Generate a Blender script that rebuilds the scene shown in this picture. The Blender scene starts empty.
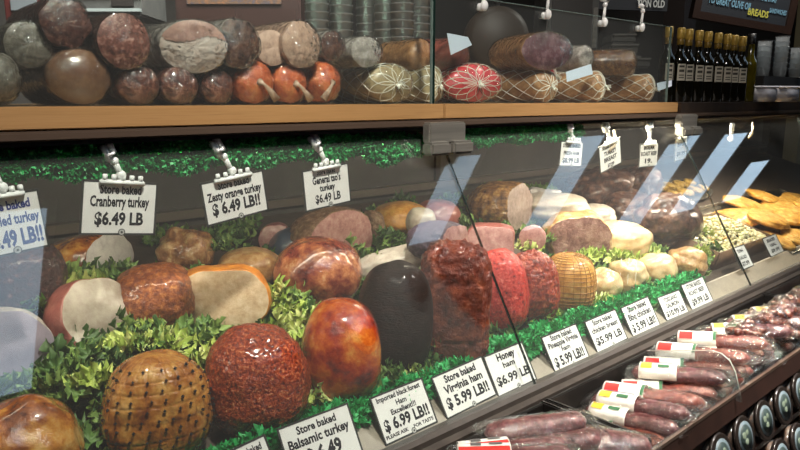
import bpy, bmesh, math, random
from mathutils import Vector, Matrix, noise, Euler
R = math.radians
SC = bpy.context.scene
COL = SC.collection
random.seed(7)
# ------------------------------------------------------------------ camera, world, lights
FPX, H, PITCH, YAW = 680.0, 1.45, R(10.5), R(42.25)
cam_d = bpy.data.cameras.new('camera'); cam = bpy.data.objects.new('camera', cam_d); COL.objects.link(cam)
cam_d.sensor_width = 36; cam_d.lens = FPX / 800 * 36; cam_d.clip_start = 0.02
cam.location = (0, 0, H); cam.rotation_euler = (R(90) - PITCH, 0, -YAW)
SC.camera = cam
vs = SC.view_settings
vs.view_transform = 'Standard'; vs.look = 'None'; vs.gamma = 1; vs.use_curve_mapping = False; vs.exposure = 0.1
world = bpy.data.worlds.new('world'); SC.world = world; world.use_nodes = True
bgn = world.node_tree.nodes['Background']; bgn.inputs[0].default_value = (0.8, 0.85, 1.0, 1); bgn.inputs[1].default_value = 0.03

def area(name, loc, target, sx, sy, power, col, spread=180):
    l = bpy.data.lights.new(name, 'AREA'); l.shape = 'RECTANGLE'; l.size = sx; l.size_y = sy
    l.energy = power; l.color = col; l.spread = R(spread)
    o = bpy.data.objects.new(name, l); COL.objects.link(o); o.location = loc
    d = Vector(target) - Vector(loc)
    o.rotation_euler = d.to_track_quat('-Z', 'Y').to_euler()
    if abs(d.x) < 1e-6:  # keep the long side along X
        o.rotation_euler = Euler((math.atan2(d.y, -d.z), 0, 0))
    return o
WARM = (1.0, 0.86, 0.66)
# strip lamps inside the case, under the shelf housing
area('case_strip_light', (0.35, 1.235, 1.352), (0.35, 1.30, 0.9), 1.5, 0.03, 6.5, WARM)
area('case_strip_light', (1.55, 1.235, 1.352), (1.55, 1.26, 0.9), 0.7, 0.03, 4.2, WARM)
area('case_strip_light', (2.25, 1.235, 1.352), (2.25, 1.12, 0.9), 0.6, 0.03, 7.5, WARM)
area('case_strip_light', (3.25, 1.235, 1.352), (3.25, 1.20, 0.9), 1.1, 0.03, 13, WARM)
area('back_room_fill', (1.2, 1.95, 2.9), (1.2001, 3.2, 1.3), 1.6, 0.3, 30, (1, .95, .88), 100)  # both back room fills are unseen, added to brighten the background
area('back_room_fill', (3.4, 1.0, 2.9), (4.2, 2.2, 1.5), 0.6, 0.3, 26, (1, .95, .88))
# unseen fills added over the aisle for the trays and shelf glints
area('aisle_fill', (2.2, 0.1, 2.95), (1.9, 0.72, 0.75), 0.2, 0.2, 19, (1, 0.93, 0.84), 60)
area('aisle_fill', (0.5, 0.1, 2.95), (0.9, 1.3, 1.45), 0.12, 0.12, 22, (1, 0.92, 0.82), 100)

# ------------------------------------------------------------------ pixel helpers (a ray through the photo meets a real plane)
def ray(px, py):
    a, b = px - 400, 225 - py
    f = FPX * math.cos(PITCH) + b * math.sin(PITCH); u = b * math.cos(PITCH) - FPX * math.sin(PITCH)
    return Vector((a * math.cos(YAW) + f * math.sin(YAW), f * math.cos(YAW) - a * math.sin(YAW), u))
O = Vector((0, 0, H))
def at_y(px, py, Y): r = ray(px, py); return O + r * (Y / r.y)
def at_z(px, py, Z): r = ray(px, py); return O + r * ((Z - H) / r.z)
def at_plane(px, py, p, n): r = ray(px, py); return O + r * ((p - O).dot(n) / r.dot(n))
FWD = Vector((math.sin(YAW) * math.cos(PITCH), math.cos(YAW) * math.cos(PITCH), -math.sin(PITCH)))
def depth(P): return (Vector(P) - O).dot(FWD)
def deck_z(y): return 0.815 + 0.30 * (y - 0.95)
def on_deck(px, py, hpx, k=0.9):
    r = ray(px, py); r = r / r.length; t = 0.5
    while t < 6:
        P = O + r * t; hh = hpx * depth(P) / FPX / 2
        if P.z < deck_z(P.y) + hh * k: break
        t += 0.004
    return P

# ------------------------------------------------------------------ materials
def srgb(h):
    h = h.lstrip('#'); v = [int(h[i:i + 2], 16) / 255 for i in (0, 2, 4)]
    return tuple(((c / 12.92) if c < .04045 else ((c + .055) / 1.055) ** 2.4) for c in v) + (1,)
MC = {}
def mat(name, cols, scale=8, rough=.5, bump=0, bscale=None, metal=0, coat=0, kind='noise', detail=6, spec=.5, sss=0, bdist=.004, islands=False, stretch=None):
    if name in MC: return MC[name]
    KS = 5.0; scale *= KS; bscale = (bscale * KS * .8) if bscale else None
    m = bpy.data.materials.new(name); m.use_nodes = True; nt = m.node_tree; N = nt.nodes; L = nt.links
    b = N['Principled BSDF']; b.inputs['Roughness'].default_value = rough; b.inputs['Metallic'].default_value = metal
    b.inputs['Coat Weight'].default_value = coat; b.inputs['Coat Roughness'].default_value = .12
    b.inputs['Specular IOR Level'].default_value = spec
    if sss: b.inputs['Subsurface Weight'].default_value = sss; b.inputs['Subsurface Scale'].default_value = .01; b.inputs['Subsurface Radius'].default_value = (1, .4, .25)
    if isinstance(cols, str): cols = [(0, cols)]
    tc = N.new('ShaderNodeTexCoord'); src = tc.outputs['Object']
    if stretch:
        mp = N.new('ShaderNodeMapping'); mp.inputs['Scale'].default_value = stretch; L.new(src, mp.inputs[0]); src = mp.outputs[0]
    def tex(kd, sc):
        if kd == 'voronoi':
            t = N.new('ShaderNodeTexVoronoi'); t.inputs['Scale'].default_value = sc; L.new(src, t.inputs['Vector']); return t.outputs['Distance']
        t = N.new('ShaderNodeTexNoise'); t.inputs['Scale'].default_value = sc; t.inputs['Detail'].default_value = detail; t.inputs['Roughness'].default_value = .65
        L.new(src, t.inputs['Vector']); return t.outputs['Fac']
    if len(cols) == 1: b.inputs['Base Color'].default_value = srgb(cols[0][1])
    else:
        if islands:
            g = N.new('ShaderNodeNewGeometry'); f = g.outputs['Random Per Island']
        else: f = tex(kind, scale)
        cr = N.new('ShaderNodeValToRGB'); L.new(f, cr.inputs[0])
        e = cr.color_ramp.elements
        e[0].position, e[0].color = cols[0][0], srgb(cols[0][1]); e[1].position, e[1].color = cols[-1][0], srgb(cols[-1][1])
        for p, c in cols[1:-1]: x = e.new(p); x.color = srgb(c)
        L.new(cr.outputs[0], b.inputs['Base Color'])
    if bump:
        bf = tex('voronoi' if kind == 'voronoi' else 'noise', bscale or scale * 3)
        bn = N.new('ShaderNodeBump'); bn.inputs['Strength'].default_value = bump; bn.inputs['Distance'].default_value = bdist
        L.new(bf, bn.inputs['Height']); L.new(bn.outputs[0], b.inputs['Normal'])
    MC[name] = m; return m
def glass(name, tint='#ffffff', haze_mix=.02, refl=1.0, rough=.0, bump=0, bsc=60, base=.0):
    if name in MC: return MC[name]
    m = bpy.data.materials.new(name); m.use_nodes = True; nt = m.node_tree; N = nt.nodes; L = nt.links
    N.remove(N['Principled BSDF']); out = N['Material Output']
    tr = N.new('ShaderNodeBsdfTransparent'); tr.inputs[0].default_value = srgb(tint)
    gl = N.new('ShaderNodeBsdfGlossy'); gl.inputs['Roughness'].default_value = rough
    df = N.new('ShaderNodeBsdfDiffuse'); df.inputs[0].default_value = (.8, .8, .8, 1)
    lw = N.new('ShaderNodeLayerWeight'); lw.inputs[0].default_value = .5
    pw = N.new('ShaderNodeMath'); pw.operation = 'POWER'; pw.inputs[1].default_value = 5; L.new(lw.outputs['Facing'], pw.inputs[0])
    fr = N.new('ShaderNodeMath'); fr.operation = 'MULTIPLY_ADD'; fr.inputs[1].default_value = .96; fr.inputs[2].default_value = .04; L.new(pw.outputs[0], fr.inputs[0])
    if bump:
        tc = N.new('ShaderNodeTexCoord'); t = N.new('ShaderNodeTexNoise'); t.inputs['Scale'].default_value = bsc; t.inputs['Detail'].default_value = 3
        L.new(tc.outputs['Object'], t.inputs['Vector'])
        bn = N.new('ShaderNodeBump'); bn.inputs['Strength'].default_value = bump; bn.inputs['Distance'].default_value = .01
        L.new(t.outputs['Fac'], bn.inputs['Height']); L.new(bn.outputs[0], gl.inputs['Normal']); L.new(bn.outputs[0], lw.inputs['Normal'])
    mu = N.new('ShaderNodeMath'); mu.operation = 'MULTIPLY_ADD'; mu.inputs[1].default_value = refl; mu.inputs[2].default_value = base; mu.use_clamp = True
    L.new(fr.outputs[0], mu.inputs[0])
    m1 = N.new('ShaderNodeMixShader'); m1.inputs[0].default_value = haze_mix; L.new(tr.outputs[0], m1.inputs[1]); L.new(df.outputs[0], m1.inputs[2])  # diffuse share: milky haze painted into the clear materials
    m2 = N.new('ShaderNodeMixShader'); L.new(mu.outputs[0], m2.inputs[0]); L.new(m1.outputs[0], m2.inputs[1]); L.new(gl.outputs[0], m2.inputs[2])
    L.new(m2.outputs[0], out.inputs[0]); MC[name] = m; return m
def emit(name, col, s):
    if name in MC: return MC[name]
    m = bpy.data.materials.new(name); m.use_nodes = True; N = m.node_tree.nodes; N.remove(N['Principled BSDF'])
    e = N.new('ShaderNodeEmission'); e.inputs[0].default_value = srgb(col); e.inputs[1].default_value = s
    m.node_tree.links.new(e.outputs[0], N['Material Output'].inputs[0]); MC[name] = m; return m

# ------------------------------------------------------------------ object helpers
def link(name, bm, m, parent=None, loc=(0, 0, 0), rot=None, smooth=True):
    me = bpy.data.meshes.new(name); bm.to_mesh(me); bm.free()
    if smooth:
        for p in me.polygons: p.use_smooth = True
    if isinstance(m, (list, tuple)):
        for x in m: me.materials.append(x)
    else: me.materials.append(m)
    o = bpy.data.objects.new(name, me); COL.objects.link(o); o.location = loc
    if rot is not None: o.rotation_euler = rot
    if parent: o.parent = parent
    return o
def tag(o, label=None, cat=None, group=None, kind=None):
    if label: o['label'] = label
    if cat: o['category'] = cat
    if group: o['group'] = group
    if kind: o['kind'] = kind
    return o
def empty(name, loc=(0, 0, 0), rot=(0, 0, 0)):
    o = bpy.data.objects.new(name, None); COL.objects.link(o); o.location = loc; o.rotation_euler = rot; return o
def copy_tree(o, parent=None):
    c = o.copy(); COL.objects.link(c); c.parent = parent
    for ch in list(o.children): copy_tree(ch, c)
    return c
def box(bm, a, b, M=None, bev=0):
    a, b = Vector(a), Vector(b); c = (a + b) / 2; s = b - a
    r = bmesh.ops.create_cube(bm, size=1, matrix=Matrix.Translation(c) @ Matrix.Diagonal((*s, 1)))
    vs_ = r['verts']
    if bev:
        es = list({e for v in vs_ for e in v.link_edges})
        q = bmesh.ops.bevel(bm, geom=es, offset=bev, segments=2, affect='EDGES', clamp_overlap=True)
        vs_ = list({v for f in q['faces'] for v in f.verts} | {v for v in vs_ if v.is_valid})
    if M is not None:
        bmesh.ops.transform(bm, matrix=M, verts=[v for v in vs_ if v.is_valid])
def cyl(bm, p0, p1, r0, r1=None, seg=20, caps=True):
    p0, p1 = Vector(p0), Vector(p1); d = p1 - p0; r1 = r0 if r1 is None else r1
    M = Matrix.Translation((p0 + p1) / 2) @ d.to_track_quat('Z', 'Y').to_matrix().to_4x4()
    bmesh.ops.create_cone(bm, cap_ends=caps, segments=seg, radius1=r0, radius2=r1, depth=d.length, matrix=M)
def ball(bm, c, r, u=16, v=10):
    sx, sy, sz = (r, r, r) if not hasattr(r, '__len__') else r
    rg = []
    for j in range(1, v):
        t = math.pi * j / v; q, z = math.sin(t), -math.cos(t)
        rg.append([bm.verts.new((c[0] + sx * q * math.cos(2 * math.pi * k / u), c[1] + sy * q * math.sin(2 * math.pi * k / u), c[2] + sz * z)) for k in range(u)])
    b0, b1 = bm.verts.new((c[0], c[1], c[2] - sz)), bm.verts.new((c[0], c[1], c[2] + sz))
    for A, B in zip(rg, rg[1:]):
        for k in range(u): bm.faces.new((A[k], A[(k + 1) % u], B[(k + 1) % u], B[k]))
    for k in range(u): bm.faces.new((b0, rg[0][(k + 1) % u], rg[0][k])); bm.faces.new((b1, rg[-1][k], rg[-1][(k + 1) % u]))
def tube(bm, pts, r, seg=5, closed=False):
    n = len(pts); rings = []
    for i, p in enumerate(pts):
        p = Vector(p); a = Vector(pts[i - 1] if (i or closed) else pts[0]); b = Vector(pts[(i + 1) % n] if (i < n - 1 or closed) else pts[-1])
        t = (b - a); t = t.normalized() if t.length > 1e-9 else Vector((0, 0, 1))
        u = t.orthogonal().normalized() if abs(t.z) > .95 else t.cross(Vector((0, 0, 1))).normalized()
        w = t.cross(u)
        rr = r[i] if hasattr(r, '__len__') else r
        rings.append([bm.verts.new(p + u * rr * math.cos(2 * math.pi * k / seg) + w * rr * math.sin(2 * math.pi * k / seg)) for k in range(seg)])
    for i in range(n if closed else n - 1):
        A, B = rings[i], rings[(i + 1) % n]
        for k in range(seg): bm.faces.new((A[k], A[(k + 1) % seg], B[(k + 1) % seg], B[k]))
    if not closed:
        bm.faces.new(rings[0][::-1]); bm.faces.new(rings[-1])
def lathe(bm, prof, seg=24, M=None, cap=True):
    rings = []
    for r, z in prof:
        rings.append([bm.verts.new((M @ Vector((r * math.cos(2 * math.pi * k / seg), r * math.sin(2 * math.pi * k / seg), z))) if M else (r * math.cos(2 * math.pi * k / seg), r * math.sin(2 * math.pi * k / seg), z)) for k in range(seg)])
    for A, B in zip(rings, rings[1:]):
        for k in range(seg): bm.faces.new((A[k], A[(k + 1) % seg], B[(k + 1) % seg], B[k]))
    if cap:
        bm.faces.new(rings[0][::-1]); bm.faces.new(rings[-1])
def ob_box(name, a, b, m, parent=None, bev=0, smooth=False):
    bm = bmesh.new(); box(bm, a, b, bev=bev); return link(name, bm, m, parent, smooth=smooth)

# ------------------------------------------------------------------ palette
M_wood = mat('shelf_wood', [(.3, '#8b6840'), (.55, '#9a764c'), (.75, '#7a5a36')], 6, .45, .1, 40, coat=.15, stretch=(.15, 3, 6))
M_bronze = mat('dark_bronze_metal', [(.35, '#352c28'), (.65, '#43382f')], 5, .35, metal=.5)
M_steel = mat('brushed_steel', [(.35, '#8d8a84'), (.65, '#a29e96')], 4, .32, .05, 80, metal=.7, stretch=(.1, 4, 4))
M_beige = mat('beige_rail_enamel', [(.35, '#8f8577'), (.7, '#a09686')], 5, .4)
M_greyrail = mat('grey_rail_plastic', [(.35, '#3a3531'), (.7, '#463f3a')], 6, .4)
M_black = mat('black_plastic', [(.35, '#171514'), (.7, '#211e1c')], 8, .38, .05, 60)
M_panel = mat('dark_brown_panel', [(.35, '#2a1c18'), (.7, '#35231d')], 5, .4)
M_deck = mat('deck_liner', [(.35, '#4a4038'), (.7, '#5a4e44')], 6, .5)
M_inner = mat('case_inner_grey', [(.3, '#403e3b'), (.7, '#55524e')], .6, .35)
M_glass = glass('case_glass', '#fbfdfc', .016, 1.2)
M_glass_up = glass('shelf_glass', '#f7fbfa', .012, 1.0)
M_edge = mat('glass_edge', '#10201c', rough=.2)
M_clear = glass('clear_plastic', '#eef2f2', .05, 1.2, .05, .3, 30, .03)
M_film = glass('plastic_film', '#fdfbf8', .006, 1.5, .10, 1.0, 75, .004)
M_white = mat('white_clip_plastic', '#eef0ee', rough=.3)
M_card = mat('tag_card', [(.3, '#e9e8e4'), (.7, '#f1f0ec')], 8, .55)
M_ink = mat('tag_ink', '#1c1c22', rough=.6)
M_reflectink = mat('reflect_tag_ink', '#2b3a80', rough=.6)  # blue reflection over the far left tag, painted into its ink
M_wall = mat('store_wall_paint', [(.35, '#3b3733'), (.7, '#453f3a')], 2, .7)
M_floor = mat('store_floor_tile', [(.35, '#4a4540'), (.7, '#57514a')], 3, .5)
M_ceil = mat('ceiling_tile', [(.35, '#3c3b39'), (.7, '#474543')], 3, .8)

# ------------------------------------------------------------------ room shell
def struct(o): o['kind'] = 'structure'; return o
X0, X1, Y0, Y1, ZC = -2.5, 11.0, -3.2, 4.6, 3.0
struct(ob_box('floor', (X0, Y0, -.1), (X1, Y1, 0), M_floor))
struct(ob_box('ceiling', (X0, Y0, ZC), (X1, Y1, ZC + .1), M_ceil))
struct(ob_box('wall_back', (X0, Y1, 0), (X1, Y1 + .1, ZC), M_wall))
struct(ob_box('wall_front', (X0, Y0 - .1, 0), (X1, Y0, ZC), M_wall))
struct(ob_box('wall_left', (X0 - .1, Y0, 0), (X0, Y1, ZC), M_wall))
struct(ob_box('wall_right', (X1, Y0, 0), (X1 + .1, Y1, ZC), M_wall))
# ceiling troffers in a row along the aisle (seen mirrored in the sloping glass)
E_trof = emit('troffer_diffuser', '#b8d2e8', 3.2)
tro = None
for i, (x0, x1, y0, y1) in enumerate(((.28, .88, -1.5, -.2), (3.4, 3.78, -.95, -.1), (4.85, 5.35, -1.05, .0), (6.65, 7.3, -1.35, -.05), (7.9, 8.6, -1.3, -.1), (9.4, 10.1, -1.3, -.6))):
    t = empty('ceiling_light', ((x0 + x1) / 2, (y0 + y1) / 2, ZC)); a, b = (x1 - x0) / 2, (y1 - y0) / 2
    bm = bmesh.new(); box(bm, (-a, -b, -.012), (a, b, -.004)); link('diffuser', bm, E_trof, t, smooth=False)
    bm = bmesh.new()
    for s in (-1, 1):
        box(bm, (s * a - .02, -b - .02, -.02), (s * a + .02, b + .02, 0)); box(bm, (-a, s * b - .02, -.02), (a, s * b + .02, 0))
    link('frame', bm, M_steel, t, smooth=False)
    tag(t, 'recessed ceiling light panel over the customer aisle of the deli', 'ceiling light', 'ceiling light panels over the aisle')

# ------------------------------------------------------------------ deli case
GX = (-.07, 1.218, 2.462, 3.74, 5.01)
case = empty('display_case', (0, 0, 0)); tag(case, 'long refrigerated deli display case with sloping glass front, full of roasts', 'display case')
def cpart(name, a, b, m, bev=0): return ob_box(name, a, b, m, case, bev)
cpart('base', (-.4, .90, 0), (5.2, 1.95, .74), M_panel)
bm = bmesh.new()
v = [bm.verts.new(p) for p in ((-.4, .955, .735), (5.2, .955, .735), (5.2, 1.9, .735), (-.4, 1.9, .735), (-.4, .955, deck_z(.955) - .012), (5.2, .955, deck_z(.955) - .012), (5.2, 1.9, deck_z(1.9) - .012), (-.4, 1.9, deck_z(1.9) - .012))]
for f in ((3, 2, 1, 0), (4, 5, 6, 7), (0, 1, 5, 4), (1, 2, 6, 5), (2, 3, 7, 6), (3, 0, 4, 7)): bm.faces.new([v[i] for i in f])
link('deck', bm, M_deck, case, smooth=False)
cpart('back_panel', (-.4, 1.88, .95), (5.2, 1.93, 1.376), M_inner)
for xx in (.62, 1.9, 3.1): cpart('sliding_door_rail', (xx - .012, 1.868, 1.10), (xx + .012, 1.885, 1.376), M_bronze)
cpart('back_ledge', (-.4, 1.84, 1.11), (5.2, 1.885, 1.135), mat('ledge_brown', '#5e544b', rough=.4))
cpart('top_housing', (-.4, 1.205, 1.376), (5.2, 1.93, 1.400), M_bronze)
cpart('top_rail', (-.4, 1.168, 1.384), (5.2, 1.205, 1.400), mat('rail_bronze_light', '#5a4b41', rough=.3, metal=.4), .003)
cpart('upper_lip', (-.4, 1.176, 1.377), (5.2, 1.207, 1.384), M_black)
cpart('lamp_housing', (-.3, 1.215, 1.358), (5.1, 1.255, 1.378), M_greyrail)
# slanted ledge that carries the tags, lip and lower rail
def prism(name, prof, x0, x1, m, parent=case):
    bm = bmesh.new(); A = [bm.verts.new((x0, y, z)) for y, z in prof]; B = [bm.verts.new((x1, y, z)) for y, z in prof]
    n = len(prof); bm.faces.new(A); bm.faces.new(B[::-1])
    for i in range(n): bm.faces.new((A[i], B[i], B[(i + 1) % n], A[(i + 1) % n]))
    bmesh.ops.recalc_face_normals(bm, faces=bm.faces); return link(name, bm, m, parent, smooth=False)
prism('tag_ledge', [(.90, .74), (.90, .797), (.955, .832), (.962, .832), (.962, .74)], -.4, 5.2, M_beige)
prism('sill_lip', [(.862, .74), (.862, .802), (.874, .806), (.90, .800), (.90, .74)], -.4, 5.2, M_greyrail)
prism('sill_rail', [(.845, .72), (.845, .788), (.862, .79), (.862, .72)], -.4, 5.2, mat('sill_rail_dark', [(.35, '#3b3531'), (.7, '#49423c')], 5, .4))
GN = Vector((0, -.535, .305)).normalized(); GU = Vector((0, .305, .535)).normalized()
GP = Vector((0, .880, .806))
for i in range(4):
    bm = bmesh.new(); x0, x1 = GX[i] + .002, GX[i + 1] - .002
    Mx = Matrix((( 1, 0, 0, 0), (0, GU.y, GN.y, GP.y), (0, GU.z, GN.z, GP.z), (0, 0, 0, 1)))
    box(bm, (x0, 0, -.003), (x1, .650, .003), Mx)
    g = link('front_glass', bm, M_glass, case, smooth=False)
    bm = bmesh.new(); box(bm, (x1 + .0012, 0, -.0031), (x1 + .0029, .650, .0032), Mx); link('glass_seam', bm, M_edge, case, smooth=False)
for xx in (1.2, 2.47):
    bm = bmesh.new(); box(bm, (xx - .065, 1.145, 1.345), (xx + .062, 1.172, 1.395), bev=.004); box(bm, (xx - .075, 1.128, 1.318), (xx - .004, 1.165, 1.350), bev=.006); box(bm, (xx + .002, 1.128, 1.318), (xx + .075, 1.165, 1.350), bev=.006)
    link('glass_hinge', bm, M_steel, case, smooth=False)
# wooden shelf boards and the glass guard in front of the upper shelf
for a, b, lb in ((-.4, 1.218, 'wooden shelf board over the case, left length carrying the cut salamis'), (1.221, 2.44, 'wooden shelf board over the case, length carrying the netted hams')):
    tag(ob_box('shelf_board', (a, 1.18, 1.402), (b, 1.9, 1.438), M_wood, bev=.002), lb, 'shelf board')
tag(ob_box('counter_top', (2.442, 1.17, 1.400), (4.6, 2.2, 1.437), M_bronze, bev=.002), 'dark metal counter top beyond the wooden shelf, carrying bottles', 'counter')
M_pane = [(-.4, 1.19, 1.95, 'glass guard standing on the shelf in front of the cut salamis'), (1.197, 2.38, 1.70, 'lower glass guard standing on the shelf in front of the netted hams')]
for a, b, top, lb in M_pane:
    t = empty('glass_guard', ((a + b) / 2, 1.197, 1.4385)); w = (b - a) / 2; hh = top - 1.4385
    bm = bmesh.new(); box(bm, (-w, -.003, 0), (w, .003, hh)); link('pane', bm, M_glass_up, t, smooth=False)
    bm = bmesh.new(); box(bm, (w - .0015, -.0036, 0), (w + .0012, .0036, hh)); box(bm, (-w, -.0033, hh - .0012), (w, .0033, hh + .0005)); link('polished_edge', bm, mat('pane_edge', '#5a6864', rough=.2), t, smooth=False)
    tag(t, lb, 'glass guard')
    if top > 1.8:
        bm = bmesh.new(); box(bm, (w + .0002, -.006, 0), (w + .0058, .004, hh)); link('seam', bm, M_edge, t, smooth=False)

# ------------------------------------------------------------------ meats on the upper shelf
def nz(p, s, seed=0): return noise.noise(Vector(p) * s + Vector((seed * 7.3, seed * 3.1, seed * 1.7)))
def log_prof(kind, L, r, nend=10):
    """(radius, y) along the axis from front to back"""
    P = []
    if kind == 'cut': P = [(r * .985, 0), (r, .004)]
    else:
        e = r * (1.0 if kind == 'round' else .6)
        for i in range(nend): a = math.pi / 2 * i / nend; P.append((max(r * math.sin(a), .002), e * (1 - math.cos(a))))
    y0 = P[-1][1]; n = 16
    for i in range(1, n): P.append((r, y0 + (L - y0 - r * .6) * i / n))
    for i in range(7): a = math.pi / 2 * i / 6; P.append((max(r * math.cos(a), .002), L - r * .6 + r * .6 * math.sin(a)))
    return P
M_string = mat('net_string', '#e2ddd0', rough=.7)
LOGN = [0]
def make_log(name, label, cat, px, py, dia, kind, m, L=.26, m_cut=None, net=0, wrap=False, Y=1.225, floor=False, wx=1.0, yaw=0, hexa=0, knot=False, group=None, pitch=0, m_net=None, lump=.04, sheary=0):
    LOGN[0] += 1; sd = LOGN[0]
    P = at_y(px, py, Y + .01); r = dia * depth(P) / FPX / 2
    if floor: P.z = 1.4395 + r
    prof = log_prof(kind, L, r); seg = 36
    def pt(rr, y, a):
        k = 1 + lump * nz((math.cos(a) * 2, math.sin(a) * 2, y * 9), 1, sd) + lump * .4 * nz((math.cos(a) * 6, math.sin(a) * 6, y * 40), 1, sd)
        if hexa: k *= 1 - hexa * (1 - abs(math.cos(3 * a + .4)) )
        return Vector((rr * k * wx * math.cos(a), y - (sheary * rr * math.cos(a) + sheary * .4 * rr * math.sin(a)) * max(0, 1 - y / L), rr * k * math.sin(a)))
    bm = bmesh.new(); rings = [[bm.verts.new(pt(rr, y, 2 * math.pi * k / seg)) for k in range(seg)] for rr, y in prof]
    for A, B in zip(rings, rings[1:]):
        for k in range(seg): bm.faces.new((A[k], A[(k + 1) % seg], B[(k + 1) % seg], B[k]))
    if kind != 'cut': bm.faces.new(rings[0][::-1])
    bm.faces.new(rings[-1]); bmesh.ops.recalc_face_normals(bm, faces=bm.faces)
    o = link(name, bm, m, None, P - Vector((0, .01, 0)), (pitch, 0, yaw)); tag(o, label, cat, group)
    if kind == 'cut':
        bm = bmesh.new(); c = bm.verts.new((0, -.003, 0)); prev = None
        for j in range(1, 7):
            q = [bm.verts.new(pt(r * .99 * j / 6, -.003 * (1 - (j / 6) ** 4) + (.0 if j < 6 else .001), 2 * math.pi * k / seg) + Vector((0, .0015 * nz((j, k, 0), .4, sd), 0))) for k in range(seg)]
            for k in range(seg):
                if prev is None: bm.faces.new((c, q[(k + 1) % seg], q[k]))
                else: bm.faces.new((prev[k], prev[(k + 1) % seg], q[(k + 1) % seg], q[k]))
            prev = q
        bmesh.ops.recalc_face_normals(bm, faces=bm.faces)
        link('cut_face', bm, m_cut or m, o)
    if net:
        bm = bmesh.new()
        for s in (-1, 1):
            for j in range(net):
                pts = []
                for i, (rr, y) in enumerate(prof):
                    if y > L * .95: break
                    a = 2 * math.pi * j / net + s * y / r * .55 + s * .5 * min(1, i / 10.)
                    pts.append(pt(rr + .0016, y, a))
                tube(bm, pts, .0011 if net < 12 else .0008, 4)
        for k in range(7): ball(bm, (random.uniform(-.004, .004), -.004 - k * .002, random.uniform(-.006, .003) - k * .001), .005 - k * .0004, 8, 6)
        for k in range(9):
            a = random.uniform(0, 6.28); tube(bm, [(0, -.006, 0), (.008 * math.cos(a), -.012, .008 * math.sin(a)), (.012 * math.cos(a), -.018, .012 * math.sin(a) - .004)], .0008, 4)
        link('string_net', bm, m_net or M_string, o)
    if wrap:
        bm = bmesh.new(); pr = [(.001, -.004)] + [(rr + .002, y - (.004 if i < 1 else 0)) for i, (rr, y) in enumerate(prof[:-1])]
        if kind != 'cut': pr = [(rr + .002, y - .002) for rr, y in prof[:-1]]
        rg = [[bm.verts.new(pt(rr * (1 + .035 * nz((math.cos(t * 6.283 / seg) * 5, math.sin(t * 6.283 / seg) * 5, y * 50), 1, sd + 50)), y, 2 * math.pi * t / seg)) for t in range(seg)] for rr, y in pr]
        for A, B in zip(rg, rg[1:]):
            for k in range(seg): bm.faces.new((A[k], A[(k + 1) % seg], B[(k + 1) % seg], B[k]))
        bmesh.ops.recalc_face_normals(bm, faces=bm.faces)
        link('plastic_wrap', bm, M_film, o)
    if knot:
        bm = bmesh.new(); tube(bm, [(0, .004, 0), (knot * r * .15, -.008, -r * .1), (knot * r * .45, -.014, -r * .42), (knot * r * .75, -.012, -r * .8)], [.008, .0035, .006, .010], 9)
        for v in bm.verts: v.co.y = -.004 + (v.co.y + .004) * .5 + .0015 * math.sin(v.co.x * 900)
        link('tied_end', bm, mat('casing_tail', [(.3, '#8f6a52'), (.7, '#c9b09a')], 12, .2, .6, 14, coat=.8), o)
    return o
S_gray = mat('grey_salami_cut', [(.3, '#47423c'), (.5, '#645e55'), (.7, '#8b857b')], 18, .35, .3, 90)
S_dark = mat('dark_salami_cut', [(.35, '#3d201d'), (.55, '#55302a'), (.66, '#7c564b')], 24, .35, .3, 90, kind='noise')
S_mid = mat('coarse_salami_cut', [(.36, '#56302a'), (.52, '#7b4a40'), (.64, '#a87c70')], 22, .35, .25, 90)
S_white = mat('white_turkey_cut', [(.3, '#b7a196'), (.5, '#cdbdb4'), (.7, '#d9cdc6')], 9, .35, .15, 50, detail=3)
S_tan = mat('tan_sausage_cut', [(.3, '#8f7263'), (.5, '#b0917f'), (.7, '#c4a794')], 14, .35, .2, 80)
S_brown = mat('brown_casing', [(.34, '#2e1a14'), (.5, '#4f3026'), (.66, '#74503f')], 9, .25, 1, 16, coat=.7, bdist=.006)
S_bol = mat('bologna_casing', [(.3, '#543524'), (.5, '#71503a'), (.7, '#8d6d54')], 3, .2, .3, 12, coat=.8)
S_sal = mat('salami_casing', [(.36, '#33160f'), (.5, '#5e2f24'), (.66, '#96604c')], 14, .3, 1, 16, coat=.8, bdist=.008)
S_orange = mat('orange_casing', [(.3, '#8e3412'), (.5, '#c45a26'), (.7, '#dd8a50')], 10, .3, 1, 14, coat=.7, bdist=.008)
S_prov = mat('pale_cheese', [(.3, '#7d6c51'), (.5, '#9c8a66'), (.7, '#b8a67e')], 7, .3, .2, 30, coat=.4)
S_red = mat('red_casing', [(.3, '#a00c1c'), (.5, '#d01c2c'), (.7, '#e2444c')], 8, .2, 1, 14, coat=.9, bdist=.008)
S_tanham = mat('tan_ham', [(.3, '#7a5233'), (.5, '#a0744c'), (.7, '#c09468')], 9, .3, .4, 40, coat=.4)
S_pros = mat('dark_ham_cut', [(.3, '#4a2733'), (.5, '#653845'), (.66, '#8e6a70')], 6, .35, .4, 40)
S_foil = mat('pale_wrapped', [(.3, '#7f7a76'), (.5, '#aaa29c'), (.7, '#dcd6d2')], 8, .25, 1, 60, coat=.5)
ML = make_log
C = 'cured meat'
ML('bologna', 'grey netted bologna at the left end of the shelf, partly out of view', C, -4, 80, 56, 'round', S_gray, .24, floor=True, wrap=True, Y=1.22)
ML('bologna', 'large brown bologna in smooth casing with a tied tip, under two cut salamis', C, 83, 78, 57, 'flat', S_bol, .25, floor=True, wx=1.12, wrap=True)
ML('salami', 'wrinkled dark salami resting on the shelf just right of the large bologna', C, 140, 86, 40, 'flat', S_sal, .22, floor=True, wrap=True, wx=1.1)
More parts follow.
